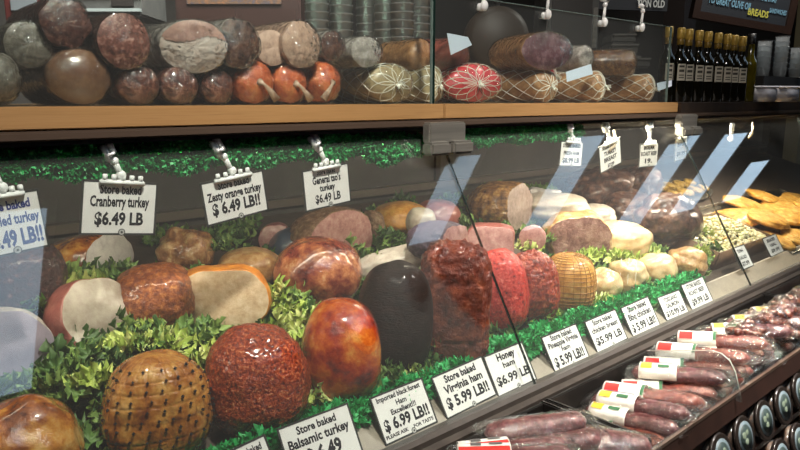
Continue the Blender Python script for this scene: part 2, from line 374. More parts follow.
ML('salami', 'wrinkled dark salami on the shelf under the white cut turkey roll, left one of two', C, 181, 87, 38, 'flat', S_sal, .22, floor=True, wrap=True, wx=1.08)
ML('salami', 'small wrinkled dark salami on the shelf beside the first orange sausage', C, 219, 88, 36, 'flat', S_sal, .22, floor=True, wrap=True)
ML('orange_sausage', 'orange wrinkled sausage on the shelf, first and largest of the three orange ones', C, 257, 84, 44, 'flat', S_orange, .2, floor=True, wrap=True, wx=1.05, knot=1)
ML('orange_sausage', 'orange wrinkled sausage on the shelf between the other two orange ones', C, 293, 86, 40, 'flat', S_orange, .2, floor=True, wrap=True, knot=True)
ML('orange_sausage', 'orange sausage on the shelf beside the white netted cheese, tail hanging down', C, 330, 84, 42, 'round', S_orange, .2, floor=True, wrap=True, knot=-.9)
ML('netted_cheese', 'brownish provolone in wide white string net left of the glass seam', 'cheese', 394, 87, 39, 'flat', S_prov, .3, floor=True, net=9, wrap=True, yaw=-.1, wx=1.4)
ML('netted_cheese', 'small yellowish netted cheese right at the glass seam', 'cheese', 436, 87, 36, 'flat', S_prov, .2, floor=True, net=9, Y=1.29)
ML('netted_salami', 'bright red netted salami with white knot right of the glass seam', C, 476, 85, 39, 'flat', S_red, .30, floor=True, net=13, wrap=True, yaw=-.3, wx=1.7)
ML('netted_ham', 'brown netted ham with a red patch, next to the bright red netted salami', C, 548, 85, 33, 'flat', S_tanham, .24, floor=True, net=8, yaw=-.1, wx=1.1)
ML('red_casing_ham', 'red cased ham lying behind the brown netted ham', C, 553, 76, 22, 'flat', S_red, .2, net=8, Y=1.33, yaw=.3)
ML('netted_ham', 'tan netted ham resting on the shelf, second from the shelf end', C, 602, 88, 30, 'flat', S_tanham, .22, floor=True, net=8, yaw=.3)
ML('netted_ham', 'pale tan netted ham lying last at the right end of the shelf', C, 652, 89, 27, 'flat', S_tanham, .24, floor=True, net=8, yaw=.3)
ML('cut_salami', 'grey cut salami stacked at the far left, face towards the aisle', C, 27, 45, 45, 'cut', S_gray, .24, S_gray, wrap=True, Y=1.26)
ML('cut_salami', 'dark red six-sided cut salami on top of the large bologna', C, 64, 23, 50, 'cut', S_dark, .24, S_dark, wrap=True, hexa=.08, Y=1.25)
ML('cut_salami', 'coarse reddish cut salami between the dark one and the white turkey roll', C, 122, 41, 55, 'cut', S_brown, .24, S_mid, wrap=True, wx=.95)
ML('cut_turkey_roll', 'white cut turkey roll with pinkish top, widest face on the shelf', C, 192, 47, 51, 'cut', S_foil, .24, S_white, wrap=True, wx=1.25, yaw=.0, sheary=.35)
tr_ = bpy.data.objects['cut_turkey_roll']; cf = [c for c in tr_.children if c.name.startswith('cut_face')][0]
bm = bmesh.new(); bm.from_mesh(cf.data); zt = max(v.co.z for v in bm.verts)
bmesh.ops.subdivide_edges(bm, edges=bm.edges[:], cuts=1, use_grid_fill=True)
bmesh.ops.delete(bm, geom=[f for f in bm.faces if f.calc_center_median().z < zt * (.28 + .12 * math.sin(f.calc_center_median().x * 60))], context='FACES')
for v in bm.verts: v.co.y -= .0012
link('pink_layer', bm, mat('pink_turkey_layer', [(.3, '#8d6a60'), (.5, '#a88478'), (.7, '#b7968a')], 8, .35, .2, 40), tr_)
ML('cut_salami', 'dark brown cut sausage standing right of the white turkey roll', C, 236, 44, 49, 'cut', S_foil, .2, S_brown, wrap=True, hexa=.06)
ML('cut_sausage', 'small tan cut sausage lying left of the larger tan one', C, 270, 48, 35, 'cut', S_tan, .2, S_tan, wx=1.1, Y=1.24)
ML('cut_sausage', 'larger tan cut sausage with oval face over the orange sausages', C, 299, 45, 46, 'cut', S_tan, .24, S_tan, wrap=True, wx=1.0, Y=1.225)
ML('cut_salami', 'small dark cut sausage lying above the third orange sausage', C, 330, 46, 29, 'cut', S_foil, .2, S_brown, wrap=True, Y=1.25)
ML('wrapped_sausage', 'pale shiny film-wrapped sausage end lying on the netted cheese', C, 364, 52, 30, 'cut', S_foil, .16, S_foil, wrap=True, wx=1.3, Y=1.25)
ML('wrapped_ham', 'brown wrapped ham behind the glass seam near a pale painted reflection', C, 424, 56, 34, 'flat', S_tanham, .18, wrap=True, Y=1.33)
ML('cut_ham', 'reddish brown ham lying over the bright red netted salami', C, 463, 55, 34, 'flat', mat('red_brown_ham', [(.3, '#5c2a22'), (.6, '#83453a'), (.8, '#a0695a')], 8, .3, .2, 30, coat=.4), .22, wrap=True, Y=1.27, yaw=.3, wx=1.2)
ML('cut_ham', 'long wrapped ham with dark purple cut face over the netted hams', C, 544, 51, 37, 'cut', S_tanham, .22, S_pros, wrap=True, Y=1.23, yaw=-.35, wx=1.6)
ML('wrapped_sausage', 'crumpled film-wrapped end lying beside the long purple cut ham', C, 588, 58, 26, 'flat', S_foil, .18, wrap=True, Y=1.28)
ML('wrapped_ham', 'brown glossy wrapped ham topmost at the right end of the shelf', C, 634, 63, 26, 'flat', mat('brown_glossy_ham', [(.3, '#4c2c1b'), (.55, '#7a5230'), (.75, '#a67a42')], 14, .2, .8, 40, coat=.8), .3, wrap=True, Y=1.25, yaw=.6, wx=1.2)
# flat pale patches standing in for light reflections in the glass guard
def glint(pts, Y, lb):
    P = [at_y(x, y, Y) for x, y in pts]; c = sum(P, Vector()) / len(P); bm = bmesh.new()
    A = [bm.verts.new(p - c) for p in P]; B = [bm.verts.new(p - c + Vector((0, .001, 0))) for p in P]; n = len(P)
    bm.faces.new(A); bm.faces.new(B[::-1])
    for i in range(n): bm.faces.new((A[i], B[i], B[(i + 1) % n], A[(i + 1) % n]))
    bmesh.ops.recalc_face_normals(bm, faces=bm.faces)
    o = link('glint_patch', bm, mat('glint_paint', '#cfd8e6', rough=.5), None, c, smooth=False); tag(o, lb, 'paper slip')
glint([(447, 33), (468, 37), (472, 45), (451, 55)], 1.225, 'pale painted slip with pointed end on the reddish brown ham')
glint([(566, 72), (591, 64), (593, 74), (567, 82)], 1.215, 'pale painted slip leaning between the netted hams')
glint([(657, 83), (672, 80), (672, 86), (658, 91)], 1.205, 'small pale painted slip at the right end of the shelf')
# ball-jointed clips along the top of the lower glass guard
M_ballclip = glass('clip_clear', '#f4f4f2', .55, 1.5, .1, .2, 40, .05)
bclip = None
for px, lb in ((482, 'clear ball clip on the glass guard above the reddish brown ham'), (546, 'clear ball clip on the glass guard above the long purple cut ham'), (603, 'clear ball clip on the glass guard beside the crumpled wrapped end'), (641, 'clear ball clip on the glass guard nearest the bottles')):
    P = at_y(px, 10, 1.19); P.z = 1.70
    if bclip is None:
        t = empty('sign_clip', P); bclip = t
        bm = bmesh.new(); ball(bm, (0, -.008, -.018), (.012, .009, .014)); box(bm, (-.011, -.004, -.03), (.011, .013, -.012), bev=.002); link('clamp', bm, M_ballclip, t)
        bm = bmesh.new(); cyl(bm, (0, -.004, -.008), (.004, -.004, .03), .005, .004); ball(bm, (.004, -.004, .034), .008); link('stem', bm, M_ballclip, t)
        bm = bmesh.new(); box(bm, (-.02, -.008, .042), (.024, .002, .056), bev=.002); link('jaw', bm, M_ballclip, t)
    else: t = copy_tree(bclip); t.location = P
    tag(t, lb, 'clip')

# ------------------------------------------------------------------ price tags
FONTC = {}
def text_mesh(s, bold=.0):
    bold = bold * .45 + .028
    k = (s, bold)
    if k not in FONTC:
        cu = bpy.data.curves.new('lettering', 'FONT'); cu.body = s; cu.size = 1; cu.offset = bold; cu.resolution_u = 2; cu.align_x = 'CENTER'
        ob = bpy.data.objects.new('lettering', cu); COL.objects.link(ob); bpy.context.view_layer.update()
        me = bpy.data.meshes.new_from_object(ob.evaluated_get(bpy.context.evaluated_depsgraph_get()))
        bpy.data.objects.remove(ob); FONTC[k] = me
    return FONTC[k]
def add_text(bm, s, cx, cy, w, h, bold=.012, Mx=None):
    """text centred on (cx, cy) at cap height h, squeezed to width w"""
    me = text_mesh(s, bold); xs = [v.co.x for v in me.vertices]; h *= 1.22; cy -= 0
    if not xs: return
    x0, x1 = min(xs), max(xs); sx = w / (x1 - x0); sy = h / .70
    n0 = len(bm.verts); bm.from_mesh(me); bm.verts.ensure_lookup_table(); vv = bm.verts[n0:]
    for v in vv: v.co = Vector(((v.co.x - (x0 + x1) / 2) * sx + cx, (v.co.y - .35) * sy + cy, 0))
    if Mx is not None: bmesh.ops.transform(bm, matrix=Mx, verts=vv)
def price_tag(corners, plane_p, plane_n, lines, label, ink=None, logo=True, clip=False, group=None):
    TL, TR, BL, BR = [at_plane(*q, plane_p, plane_n) for q in corners]
    c = (TL + TR + BL + BR) / 4; w = ((TR - TL).length + (BR - BL).length) / 2; h = ((TL - BL).length + (TR - BR).length) / 2
    xx = ((TR - TL) + (BR - BL)).normalized(); zz = plane_n.normalized()
    if zz.y > 0: zz = -zz
    yy = zz.cross(xx)
    M = Matrix((( xx.x, yy.x, zz.x, c.x), (xx.y, yy.y, zz.y, c.y), (xx.z, yy.z, zz.z, c.z), (0, 0, 0, 1)))
    t = bpy.data.objects.new('price_tag', None); COL.objects.link(t); t.matrix_world = M; t.empty_display_size = .02
    bm = bmesh.new(); box(bm, (-w / 2, -h / 2, -.0006), (w / 2, h / 2, .0006)); link('card', bm, M_card, t, smooth=False)
    bm = bmesh.new(); e = .0018
    for s in (-1, 1):
        box(bm, (s * w / 2 - e, -h / 2 - e, -.001), (s * w / 2 + e, h / 2 + e, .0012)); box(bm, (-w / 2, s * h / 2 - e, -.001), (w / 2, s * h / 2 + e, .0012))
    link('border', bm, mat('tag_border', '#3a3a38', rough=.4), t, smooth=False)
    bm = bmesh.new()
    for s, yf, wf, hf, bold in lines: add_text(bm, s, 0, (.5 - yf) * h, wf * w, hf * h, bold, Matrix.Translation((0, 0, .0010)))
    link('lettering', bm, ink or M_ink, t, smooth=False)
    if logo:
        bm = bmesh.new(); Ml = Matrix.Translation((.04 * w, -.46 * h, .0014))
        bmesh.ops.create_circle(bm, cap_ends=True, segments=20, radius=.058 * h + .001, matrix=Ml); lg = link('round_emblem', bm, mat('emblem_dark', '#4a4a48', rough=.5), t, smooth=False)
        bm = bmesh.new(); bmesh.ops.create_circle(bm, cap_ends=True, segments=20, radius=.043 * h + .001, matrix=Matrix.Translation((.04 * w, -.46 * h, .0018))); link('emblem_disc', bm, mat('emblem_light', '#b9b9b4', rough=.5), lg, smooth=False)
        bm = bmesh.new(); bmesh.ops.create_circle(bm, cap_ends=True, segments=16, radius=.022 * h, matrix=Matrix.Translation((.04 * w, -.46 * h, .0021)))
        link('emblem_core', bm, mat('emblem_dark', '#4a4a48', rough=.5), lg, smooth=False)
    tag(t, label, 'price tag', group); return t, M, w, h
def sb(l2, price, l1='Store baked', lb='LB!!', pw=.78):
    L = [(l1, .15, .56, .12, .01)] + ([(l2, .35, .86, .13, .01)] if isinstance(l2, str) else [(a, .33 + i * .19, b, .12, .01) for i, (a, b) in enumerate(l2)])
    return L
TP = GP + Vector((0, .030, .004)); TN = GN
def T(corners, lines, label, **k): return price_tag(corners, TP, TN, lines, label, **k)
B = .028
T([(222, 455), (262, 436), (240, 500), (282, 478)], [('Store baked', .16, .7, .12, .012), ('turkey', .38, .6, .13, .012)], 'white price tag cut off by the bottom edge, left of the Balsamic turkey one')
T([(275, 431), (345, 404), (297, 486), (366, 456)], [('Store baked', .14, .56, .11, .012), ('Balsamic turkey', .34, .86, .13, .015), ('$ 6.49', .62, .5, .20, B), ('LB!!!', .60, .0001 + .2, .09, .02)][:3] + [], 'white price tag reading Balsamic turkey $6.49')
T([(369, 399), (420, 379), (387, 445), (438, 421)], [('Imported black forest', .10, .84, .09, .015), ('Ham', .27, .2, .09, .015), ('Excellent!!!', .43, .48, .09, .012), ('$ 6.99 LB!!', .65, .86, .19, B), ('PLEASE ASK     FOR TASTE', .88, .92, .06, .015)], 'white price tag reading Imported black forest Ham $6.99')
T([(430, 378), (480, 358), (449, 419), (497, 393)], [('Store baked', .15, .62, .14, .02), ('Virginia ham', .39, .76, .15, .02), ('$ 5.99 LB!!', .70, .84, .2, B)], 'white price tag reading Virginia ham $5.99')
T([(482, 358), (521, 342), (500, 396), (537, 379)], [('Honey', .14, .46, .14, .03), ('ham', .36, .3, .11, .01), ('$6.99 LB', .68, .84, .17, .01)], 'white price tag reading Honey ham $6.99')
T([(541, 338), (575, 324), (556, 374), (590, 358)], [('Store baked', .11, .6, .12, .01), ('Pineapple Virginia', .29, .84, .12, .012), ('ham', .47, .24, .10, .01), ('$ 5.99 LB!!', .74, .84, .2, B)], 'white price tag reading Pineapple Virginia ham $5.99')
T([(584, 322), (614, 310), (598, 353), (628, 338)], [('Store baked', .13, .62, .13, .01), ('chicken breast', .36, .84, .13, .01), ('$5.99 LB', .70, .84, .18, .01)], 'white price tag reading chicken breast $5.99')
T([(621, 308), (647, 297), (634, 340), (661, 326)], [('Store baked', .13, .66, .14, .02), ('Bbq chicken', .37, .8, .15, .02), ('$ 5.99 LB!!', .70, .86, .19, B)], 'white price tag reading Bbq chicken $5.99')
T([(657, 298), (679, 290), (667, 321), (688, 312)], [('TOSCANO', .2, .6, .14, .02), ('SALMON', .45, .56, .14, .02), ('$10.99 LB', .76, .84, .18, .03)], 'small white price tag reading $10.99 LB, below the white roasts')
T([(681, 286), (702, 276), (693, 312), (714, 303)], [('STORE BAKED', .14, .66, .12, .01), ('ROAST BEEF', .38, .7, .12, .01), ('$9.99 LB', .70, .76, .18, .01)], 'white price tag reading ROAST BEEF $9.99')
T([(732, 248), (743, 246), (742, 271), (754, 264)], [('TUNA', .2, .5, .12, .02), ('SALAD', .5, .6, .12, .02), ('$7.99', .78, .6, .14, .02)], 'narrow white price tag in front of the pasta salad tray, at the second glass seam', logo=False)
T([(762, 239), (775, 234), (771, 257), (784, 251)], [('BREADED', .2, .6, .13, .02), ('VEAL', .47, .5, .12, .02), ('$9.99', .75, .6, .14, .02)], 'small white price tag in front of the tray of cutlets', logo=False)

M_cl = M_white
def clip_for(M, w, h, label, dx=0.0, lean=.3):
    TOPZ = 1.380
    top = M @ Vector((dx, h / 2, 0)); t = empty('sign_clip', top)
    q = M.to_3x3().to_4x4(); roll = q.to_euler(); L = TOPZ - top.z
    Rm = q
    bm = bmesh.new(); jw = min(.045, w * .30)
    box(bm, (-jw, -.006, -.001), (jw, .004, .010), Rm, .002)
    for k in range(5): box(bm, (-jw * .9 + k * jw * .4, .002, .003), (-jw * .9 + k * jw * .4 + .008, .013, .008), Rm, .001)
    link('jaw', bm, M_cl, t)
    bm = bmesh.new(); e = Vector((-lean * L, 0, L * .95)); ball(bm, (0, 0, .012), .009, 12, 8)
    a = Vector((0, 0, .012)); mid = a.lerp(e, .45)
    cyl(bm, a, mid, .005, .006, 10); ball(bm, mid, .008, 12, 8); link('arm', bm, M_cl, t)
    bm = bmesh.new(); dd = (e - mid); qd = dd.to_track_quat('Z', 'Y').to_matrix().to_4x4(); qq = Matrix.Translation(mid) @ qd
    l = dd.length; box(bm, (-.009, -.012, .002), (.009, -.002, l * .95), qq, .002); box(bm, (-.011, .0, .012), (.011, .008, l), qq, .002); box(bm, (-.014, -.006, l * .35), (.014, .003, l * .5), qq, .001)
    link('clamp', bm, M_cl, t); tag(t, label, 'clip'); return t
UP, UN = Vector((0, 1.197, 1.2)), Vector((0, -1, 0))
def U(corners, lines, label, clab, ink=None, lean=.3, dx=0, logo=True):
    t, M, w, h = price_tag(corners, UP, UN, lines, label, ink=ink, logo=logo); clip_for(M, w, h, clab, dx, lean)
U([(-30, 200), (39, 190), (-24, 262), (47, 245)], [('Store baked', .18, .7, .12, .02), ('Sundried turkey', .42, .9, .14, .015), ('$ 6.49 LB!!', .74, .9, .22, .03)], 'price tag with painted blue reflection in its lettering at the far left, partly out of view', 'white plastic clip holding the price tag at the far left', M_reflectink)
U([(82, 181), (156, 183), (81, 233), (155, 235)], [('Store baked', .14, .56, .14, .015), ('Cranberry turkey', .37, .80, .16, .018), ('$6.49 LB', .70, .66, .19, .025)], 'white hanging price tag reading Cranberry turkey $6.49', 'white plastic clip holding the Cranberry turkey tag')
U([(201, 184), (263, 170), (207, 226), (267, 210)], [('Store baked', .14, .5, .14, .015), ('Zesty orange turkey', .37, .88, .16, .018), ('$ 6.49 LB!!', .67, .78, .22, .03)], 'white hanging price tag reading Zesty orange turkey $6.49', 'white plastic clip holding the Zesty orange turkey tag', lean=.45)
U([(302, 172), (346, 163), (306, 211), (352, 201)], [('Store baked', .1, .4, .10, .01), ("General tso's", .29, .62, .15, .02), ('turkey', .5, .34, .13, .02), ('$6.49 LB', .76, .56, .17, .01)], "white hanging price tag reading General tso's turkey $6.49", "white plastic clip holding the General tso's turkey tag", lean=.45)
U([(560, 142), (582, 142), (560, 165), (582, 167)], [('STORE BAKED', .16, .8, .12, .01), ('FRESH HAM', .46, .7, .12, .01), ('$8.99 LB', .76, .76, .16, .01)], 'pale hanging price tag reading FRESH HAM $8.99', 'white plastic clip holding the FRESH HAM tag', lean=.4)
U([(598, 148), (619, 138), (601, 173), (622, 162)], [('STORE BAKED', .12, .7, .10, .02), ('TURKEY', .36, .6, .13, .03), ('BREAST', .60, .6, .13, .03), ('$7.99', .85, .3, .1, .02)], 'tilted hanging price tag reading TURKEY BREAST', 'white plastic clip holding the TURKEY BREAST tag', lean=.5)
U([(641, 145), (659, 143), (638, 167), (656, 166)], [('BOLAR', .16, .6, .13, .03), ('ROAST BEEF', .42, .86, .14, .03), ('19.', .74, .4, .16, .03)], 'small hanging price tag above the dark roasts, third from the hinge', 'white plastic clip holding the small tag above the dark roasts', lean=.1)
U([(674, 139), (685, 138), (676, 161), (688, 157)], [('BEEF', .3, .6, .12, .01), ('$9.99', .7, .7, .13, .01)], 'pale hanging price tag behind the second glass seam', 'white plastic clip behind the second glass seam', lean=-.1, logo=False)
# loose clips without a tag
for px, py, lb in ((731, 134, 'white plastic clip hanging empty right of the second glass seam'), (751, 127, 'curved cream plastic hook hanging empty furthest from the glass seam'), (612, 132, 'curved cream plastic hook behind the tilted TURKEY BREAST tag')):
    P = at_y(px, py, 1.197); P.z = 1.345
    t = empty('hanging_clip', P)
    if 'hook' in lb:
        bm = bmesh.new(); tube(bm, [(.012, 0, .005), (.022, 0, -.02), (.016, 0, -.045), (-.012, 0, -.062)], [.004, .006, .007, .005], 10); link('hook', bm, mat('cream_plastic', '#d8c8ae', rough=.4), t)
    else:
        bm = bmesh.new(); box(bm, (-.012, -.008, -.03), (.010, .004, .006), bev=.002); box(bm, (-.006, -.006, -.048), (.012, .004, -.028), bev=.002); link('clamp', bm, M_cl, t)
        bm = bmesh.new(); ball(bm, (0, 0, -.06), .012, 14, 10); link('ball', bm, M_cl, t)
    tag(t, lb, 'clip')
exec_marker = 1
# ------------------------------------------------------------------ roasts in the case
ROASTS = []
def roast(name, label, px, py, w, h, m, cut=None, m_cut=None, dep=1.0, Y=None, lump=.05, ex=2.3, tilt=0, leany=0, groove=0, fine=0, fs=60, egg=0, k=.9, seg=(64, 44), cat='roast', shear=0, spin=0, m_rim=None):
    """body in the viewer's local frame: x across, y away, z up"""
    ROASTS.append(name); sd = len(ROASTS)
    P = on_deck(px, py, h, k) if Y is None else at_y(px, py, Y)
    d = depth(P); a, c = w * d / FPX / 2, h * d / FPX / 2; b = a * dep
    az = math.atan2(P.x, P.y)
    bm = bmesh.new(); U_, V_ = seg
    def se(v, e): return math.copysign(abs(v) ** e, v)
    e = 2 / ex
    def pt(u, v):
        cu, su, cv, sv = math.cos(u), math.sin(u), math.cos(v), math.sin(v)
        x, y, z = se(cv, e) * se(cu, e), se(cv, e) * se(su, e), se(sv, e)
        x *= 1 - egg * z; y *= 1 - egg * z; x += shear * z
        n = Vector((x, y, z)); kk = 1 + lump * nz(n, 1.4, sd) * 1.6 + lump * .5 * nz(n, 3.5, sd)
        if fine: kk += fine * nz(n, fs / 10, sd + 9)
        if groove: kk -= groove * max(math.exp(-((math.sin(u * 11)) / .36) ** 2), math.exp(-((math.sin(v * 14)) / .2) ** 2)) * cv
        return Vector((x * a * kk, y * b * kk, z * c * kk))
    rings = []
    for j in range(1, V_):
        v = -math.pi / 2 + math.pi * j / V_; rings.append([bm.verts.new(pt(2 * math.pi * i / U_, v)) for i in range(U_)])
    for A, B_ in zip(rings, rings[1:]):
        for i in range(U_): bm.faces.new((A[i], A[(i + 1) % U_], B_[(i + 1) % U_], B_[i]))
    s_, n_ = bm.verts.new(pt(0, -math.pi / 2)), bm.verts.new(pt(0, math.pi / 2))
    for i in range(U_): bm.faces.new((s_, rings[0][(i + 1) % U_], rings[0][i])); bm.faces.new((n_, rings[-1][i], rings[-1][(i + 1) % U_]))
    R_ = Euler((leany, tilt, spin)).to_matrix().to_4x4(); bmesh.ops.transform(bm, matrix=R_, verts=bm.verts)
    face_bm = None
    if cut:
        (nx, ny, nz_), off = cut; N_ = Vector((nx, ny, nz_)).normalized(); sup = math.sqrt((nx * a) ** 2 + (ny * b) ** 2 + (nz_ * c) ** 2) / Vector((nx, ny, nz_)).length
        p0 = N_ * sup * off
        r = bmesh.ops.bisect_plane(bm, geom=bm.verts[:] + bm.edges[:] + bm.faces[:], plane_co=p0, plane_no=N_, clear_outer=True)
        ed = [g for g in r['geom_cut'] if isinstance(g, bmesh.types.BMEdge)]
        f = bmesh.ops.holes_fill(bm, edges=ed, sides=0)['faces'] or bmesh.ops.contextual_create(bm, geom=ed)['faces']
        loop = [v.co.copy() for v in f[0].verts] if f else []
        if loop:
            cen = sum(loop, Vector()) / len(loop); face_bm = bmesh.new(); prev = None; cc = face_bm.verts.new(cen + N_ * .005)
            for j in range(1, 9):
                t_ = j / 8; q = [face_bm.verts.new(cen.lerp(p, t_ * .985) + N_ * (.005 * (1 - t_ ** 3) + .0008 + .0022 * nz(p * 30 * t_, 1, sd) * (1 - t_ * .6))) for p in loop]
                for i in range(len(q)):
                    if prev is None: face_bm.faces.new((cc, q[i], q[(i + 1) % len(q)]))
                    else: face_bm.faces.new((prev[i], q[i], q[(i + 1) % len(q)], prev[(i + 1) % len(q)]))
                prev = q
            bmesh.ops.recalc_face_normals(face_bm, faces=face_bm.faces)
    bmesh.ops.recalc_face_normals(bm, faces=bm.faces)
    o = link(name, bm, m, None, P, (0, 0, -az)); tag(o, label, cat)
    if face_bm: link('cut_face', face_bm, m_cut, o)
    o['_abc'] = (a, b, c)
    return o
def skin(name, c, sc=7, rough=.3, bump=.5, bs=35, coat=.5, **k): return mat(name, c, sc, rough, bump, bs, coat=coat, **k)
K_gold = skin('golden_baked_skin', [(.34, '#4e2008'), (.46, '#96501a'), (.56, '#c68636'), (.7, '#dcb46c')], 4, .25, .6, 14, coat=.8)
K_clove = skin('honey_ham_rind', [(.34, '#6e3410'), (.48, '#ad6a26'), (.6, '#cc9246'), (.7, '#e0b26c')], 5, .22, .8, 18, coat=.8)
K_pepper = skin('pepper_crust', [(.3, '#3a0f08'), (.45, '#8a2c12'), (.58, '#b84c1e'), (.7, '#e8a070')], 34, .28, 1, 42, coat=.6, bdist=.006, detail=3)
K_glaze = skin('orange_glaze', [(.34, '#5a1606'), (.45, '#a23210'), (.57, '#cf661f'), (.68, '#e8a04a')], 3.5, .18, .8, 16, coat=.9)
K_black = skin('black_ham_skin', [(.3, '#120a06'), (.7, '#2a1a12')], 6, .5, 1, 24, coat=.1, spec=.25, stretch=(1, 1, 3))
K_virg = skin('spiced_ham_crust', [(.3, '#35130a'), (.5, '#6b2c18'), (.7, '#9c5233')], 6, .4, 1, 18, coat=.3, bdist=.010)
K_red = skin('red_glazed_ham', [(.34, '#3c0806'), (.42, '#b3201a'), (.55, '#d33a2e'), (.7, '#e4705c')], 20, .3, 1, 28, bdist=.006)
K_redb = skin('cherry_brown_crust', [(.3, '#4f150c'), (.5, '#93301c'), (.68, '#b95c38'), (.75, '#e3a878')], 18, .3, 1, 26, bdist=.008, detail=3)
K_net = skin('amber_netted_rind', [(.3, '#a0661e'), (.5, '#c98f3e'), (.7, '#ddb468')], 10, .35, .3, 60, coat=.3)
K_white = skin('pale_raw_chicken', [(.25, '#a87c48'), (.45, '#cfae7e'), (.7, '#dfc8a0')], 6, .3, .3, 25, coat=.4, sss=.1)
K_pinkskin = skin('pink_skin', [(.3, '#7d3d3a'), (.6, '#a8665e'), (.8, '#c48a7c')], 6)
K_brownp = skin('brown_pepper_skin', [(.25, '#3d180c'), (.45, '#7a3b1e'), (.6, '#a5602e'), (.75, '#cf9250')], 18, .35, 1, 34, bdist=.006)
K_orange = skin('orange_edge_skin', [(.3, '#b5651c'), (.6, '#d68a34'), (.8, '#e3a95c')], 6)
K_purple = skin('bbq_brown_skin', [(.34, '#42181a'), (.46, '#7a3a2c'), (.58, '#ab6a44'), (.7, '#d3a67a')], 4, .2, .9, 14, coat=.9)
K_pale = skin('pale_baked_skin', [(.3, '#7e4c2a'), (.5, '#ad8452'), (.7, '#cdb084')], 9)
K_pork = skin('tan_pork_skin', [(.34, '#5e3418'), (.5, '#97683c'), (.66, '#c9a877')], 6, bump=1, bs=14, bdist=.01)
K_reflect = skin('blue_reflect_skin', [(.3, '#333d4c'), (.7, '#49566a')], 4, .35, .1, 30)  # blue reflection on the ham painted into its skin colour
K_darkp = skin('dark_pepper_rub', [(.3, '#1d1213'), (.55, '#40272a'), (.7, '#80584c')], 18, .45, 1, 34, coat=.2, bdist=.008)
K_crust = skin('crumb_crust', [(.3, '#4b3524'), (.5, '#7d5e44'), (.7, '#a88a6c')], 14, .5, 1, 22, coat=.1, bdist=.01)
K_beef = skin('roast_beef_crust', [(.34, '#1e110d'), (.5, '#4a2d24'), (.66, '#75523f')], 7, .3, 1, 12, coat=.6, bdist=.014)
C_white = mat('cut_turkey_white', [(.3, '#a4988c'), (.5, '#b6aca0'), (.7, '#c4bcb0')], 9, .35, .1, 60, detail=3, coat=.2)
C_whiteb = mat('cut_turkey_cool', [(.3, '#a9a3a2'), (.5, '#bdb8b6'), (.7, '#cac5c1')], 9, .35, .1, 60, detail=3, coat=.2)
C_beige = mat('cut_turkey_beige', [(.3, '#b79a78'), (.5, '#cdb392'), (.7, '#dcc6a8')], 12, .4, .3, 60, detail=4, coat=.2)
C_pink = mat('cut_ham_pink', [(.3, '#8f605c'), (.5, '#aa7d77'), (.7, '#bf9a92')], 12, .35, .2, 40, coat=.2)
C_grey = mat('cut_ham_grey', [(.3, '#7d6b66'), (.5, '#9a8882'), (.7, '#b0a29b')], 10, .35, .1, 40, coat=.2)
RS = roast
RS('baked_turkey', 'golden brown baked turkey in the bottom left corner behind the glass', 26, 446, 104, 96, K_gold, lump=.08, dep=.9)
RS('cut_turkey', 'half turkey breast with wide pale cut face at the far left under the light reflection', -8, 352, 108, 88, skin('speckled_grey_rind', [(.3, '#6d6660'), (.7, '#b5aea4')], 24, .5, 1, 34, coat=.1), ((.25, -1, .1), .35), mat('cut_turkey_reflect', [(.3, '#7c7280'), (.7, '#938a96')], 6, .4, .2, 40), dep=.9)  # mauve cut face: blue reflections painted into the white turkey colour
ch = RS('clove_ham', 'golden scored ham studded with cloves, at the lower left', 158, 406, 104, 112, K_clove, groove=.026, dep=.85, seg=(200, 150), egg=.10, ex=2.5, lump=.04)
RS('pepper_turkey', 'round turkey breast crusted in red pepper, right of the clove studded ham', 258, 380, 103, 112, K_pepper, fine=.02, fs=110, dep=.85, seg=(120, 90), egg=.05)
RS('glazed_turkey', 'glossy orange glazed turkey breast, right of the red pepper crusted one', 342, 351, 80, 106, K_glaze, dep=1, egg=.06, lump=.04)
RS('black_ham', 'black skinned ham between the orange glazed turkey and brown spiced ham', 396, 318, 76, 116, K_black, dep=1, lump=.03)
RS('spiced_ham', 'tall brown spiced ham with rough crust left of the bright red ham', 455, 306, 70, 128, K_virg, fine=.07, fs=70, dep=.8, ex=4.0, seg=(110, 100), tilt=.0, lump=.02, groove=.03, egg=-.04)
rh = RS('red_ham', 'bright red glazed ham with dark flecks, crossed by the glass seam', 502, 291, 54, 86, K_red, tilt=-.16, dep=1, lump=.03, groove=.02, seg=(120, 90))
RS('cherry_ham', 'red brown ham with light-speckled crust between the red and amber hams', 533, 286, 52, 74, K_redb, fine=.05, fs=90, tilt=-.14, dep=1, groove=.03, seg=(110, 90))
nh = RS('netted_ham', 'amber ham in a fine gold net, right of the red brown ham', 569, 283, 52, 60, K_net, dep=1, ex=2.5, lump=.02)
RS('chicken_breast', 'small pale chicken breast at the amber netted ham, first of four', 604, 284, 34, 32, K_white, lump=.1, cat='poultry')
RS('chicken_breast', 'pale tied chicken breast, second of four behind the green garland', 628, 276, 36, 34, K_white, lump=.12, cat='poultry')
RS('chicken_breast', 'bright white chicken breast, third of four behind the green garland', 658, 269, 38, 32, K_white, lump=.08, cat='poultry')
RS('chicken_breast', 'tan chicken breast, last of four and furthest from the netted ham', 687, 262, 38, 30, K_pale, lump=.1, cat='poultry')
RS('cut_turkey', 'pink skinned turkey breast with big white cut face above the clove studded ham', 93, 318, 90, 80, K_pinkskin, ((.72, -.8, .5), .28), C_white, dep=.95, ex=2.2)
RS('pepper_turkey', 'brown pepper crusted turkey between two white cut breasts', 156, 297, 78, 68, K_brownp, fine=.03, fs=110)
RS('cut_turkey', 'large half turkey breast with beige oval face and orange rim above the pepper crusted turkey', 222, 298, 97, 66, K_orange, ((0, -1, .12), .45), C_beige, dep=.7, ex=2.5)
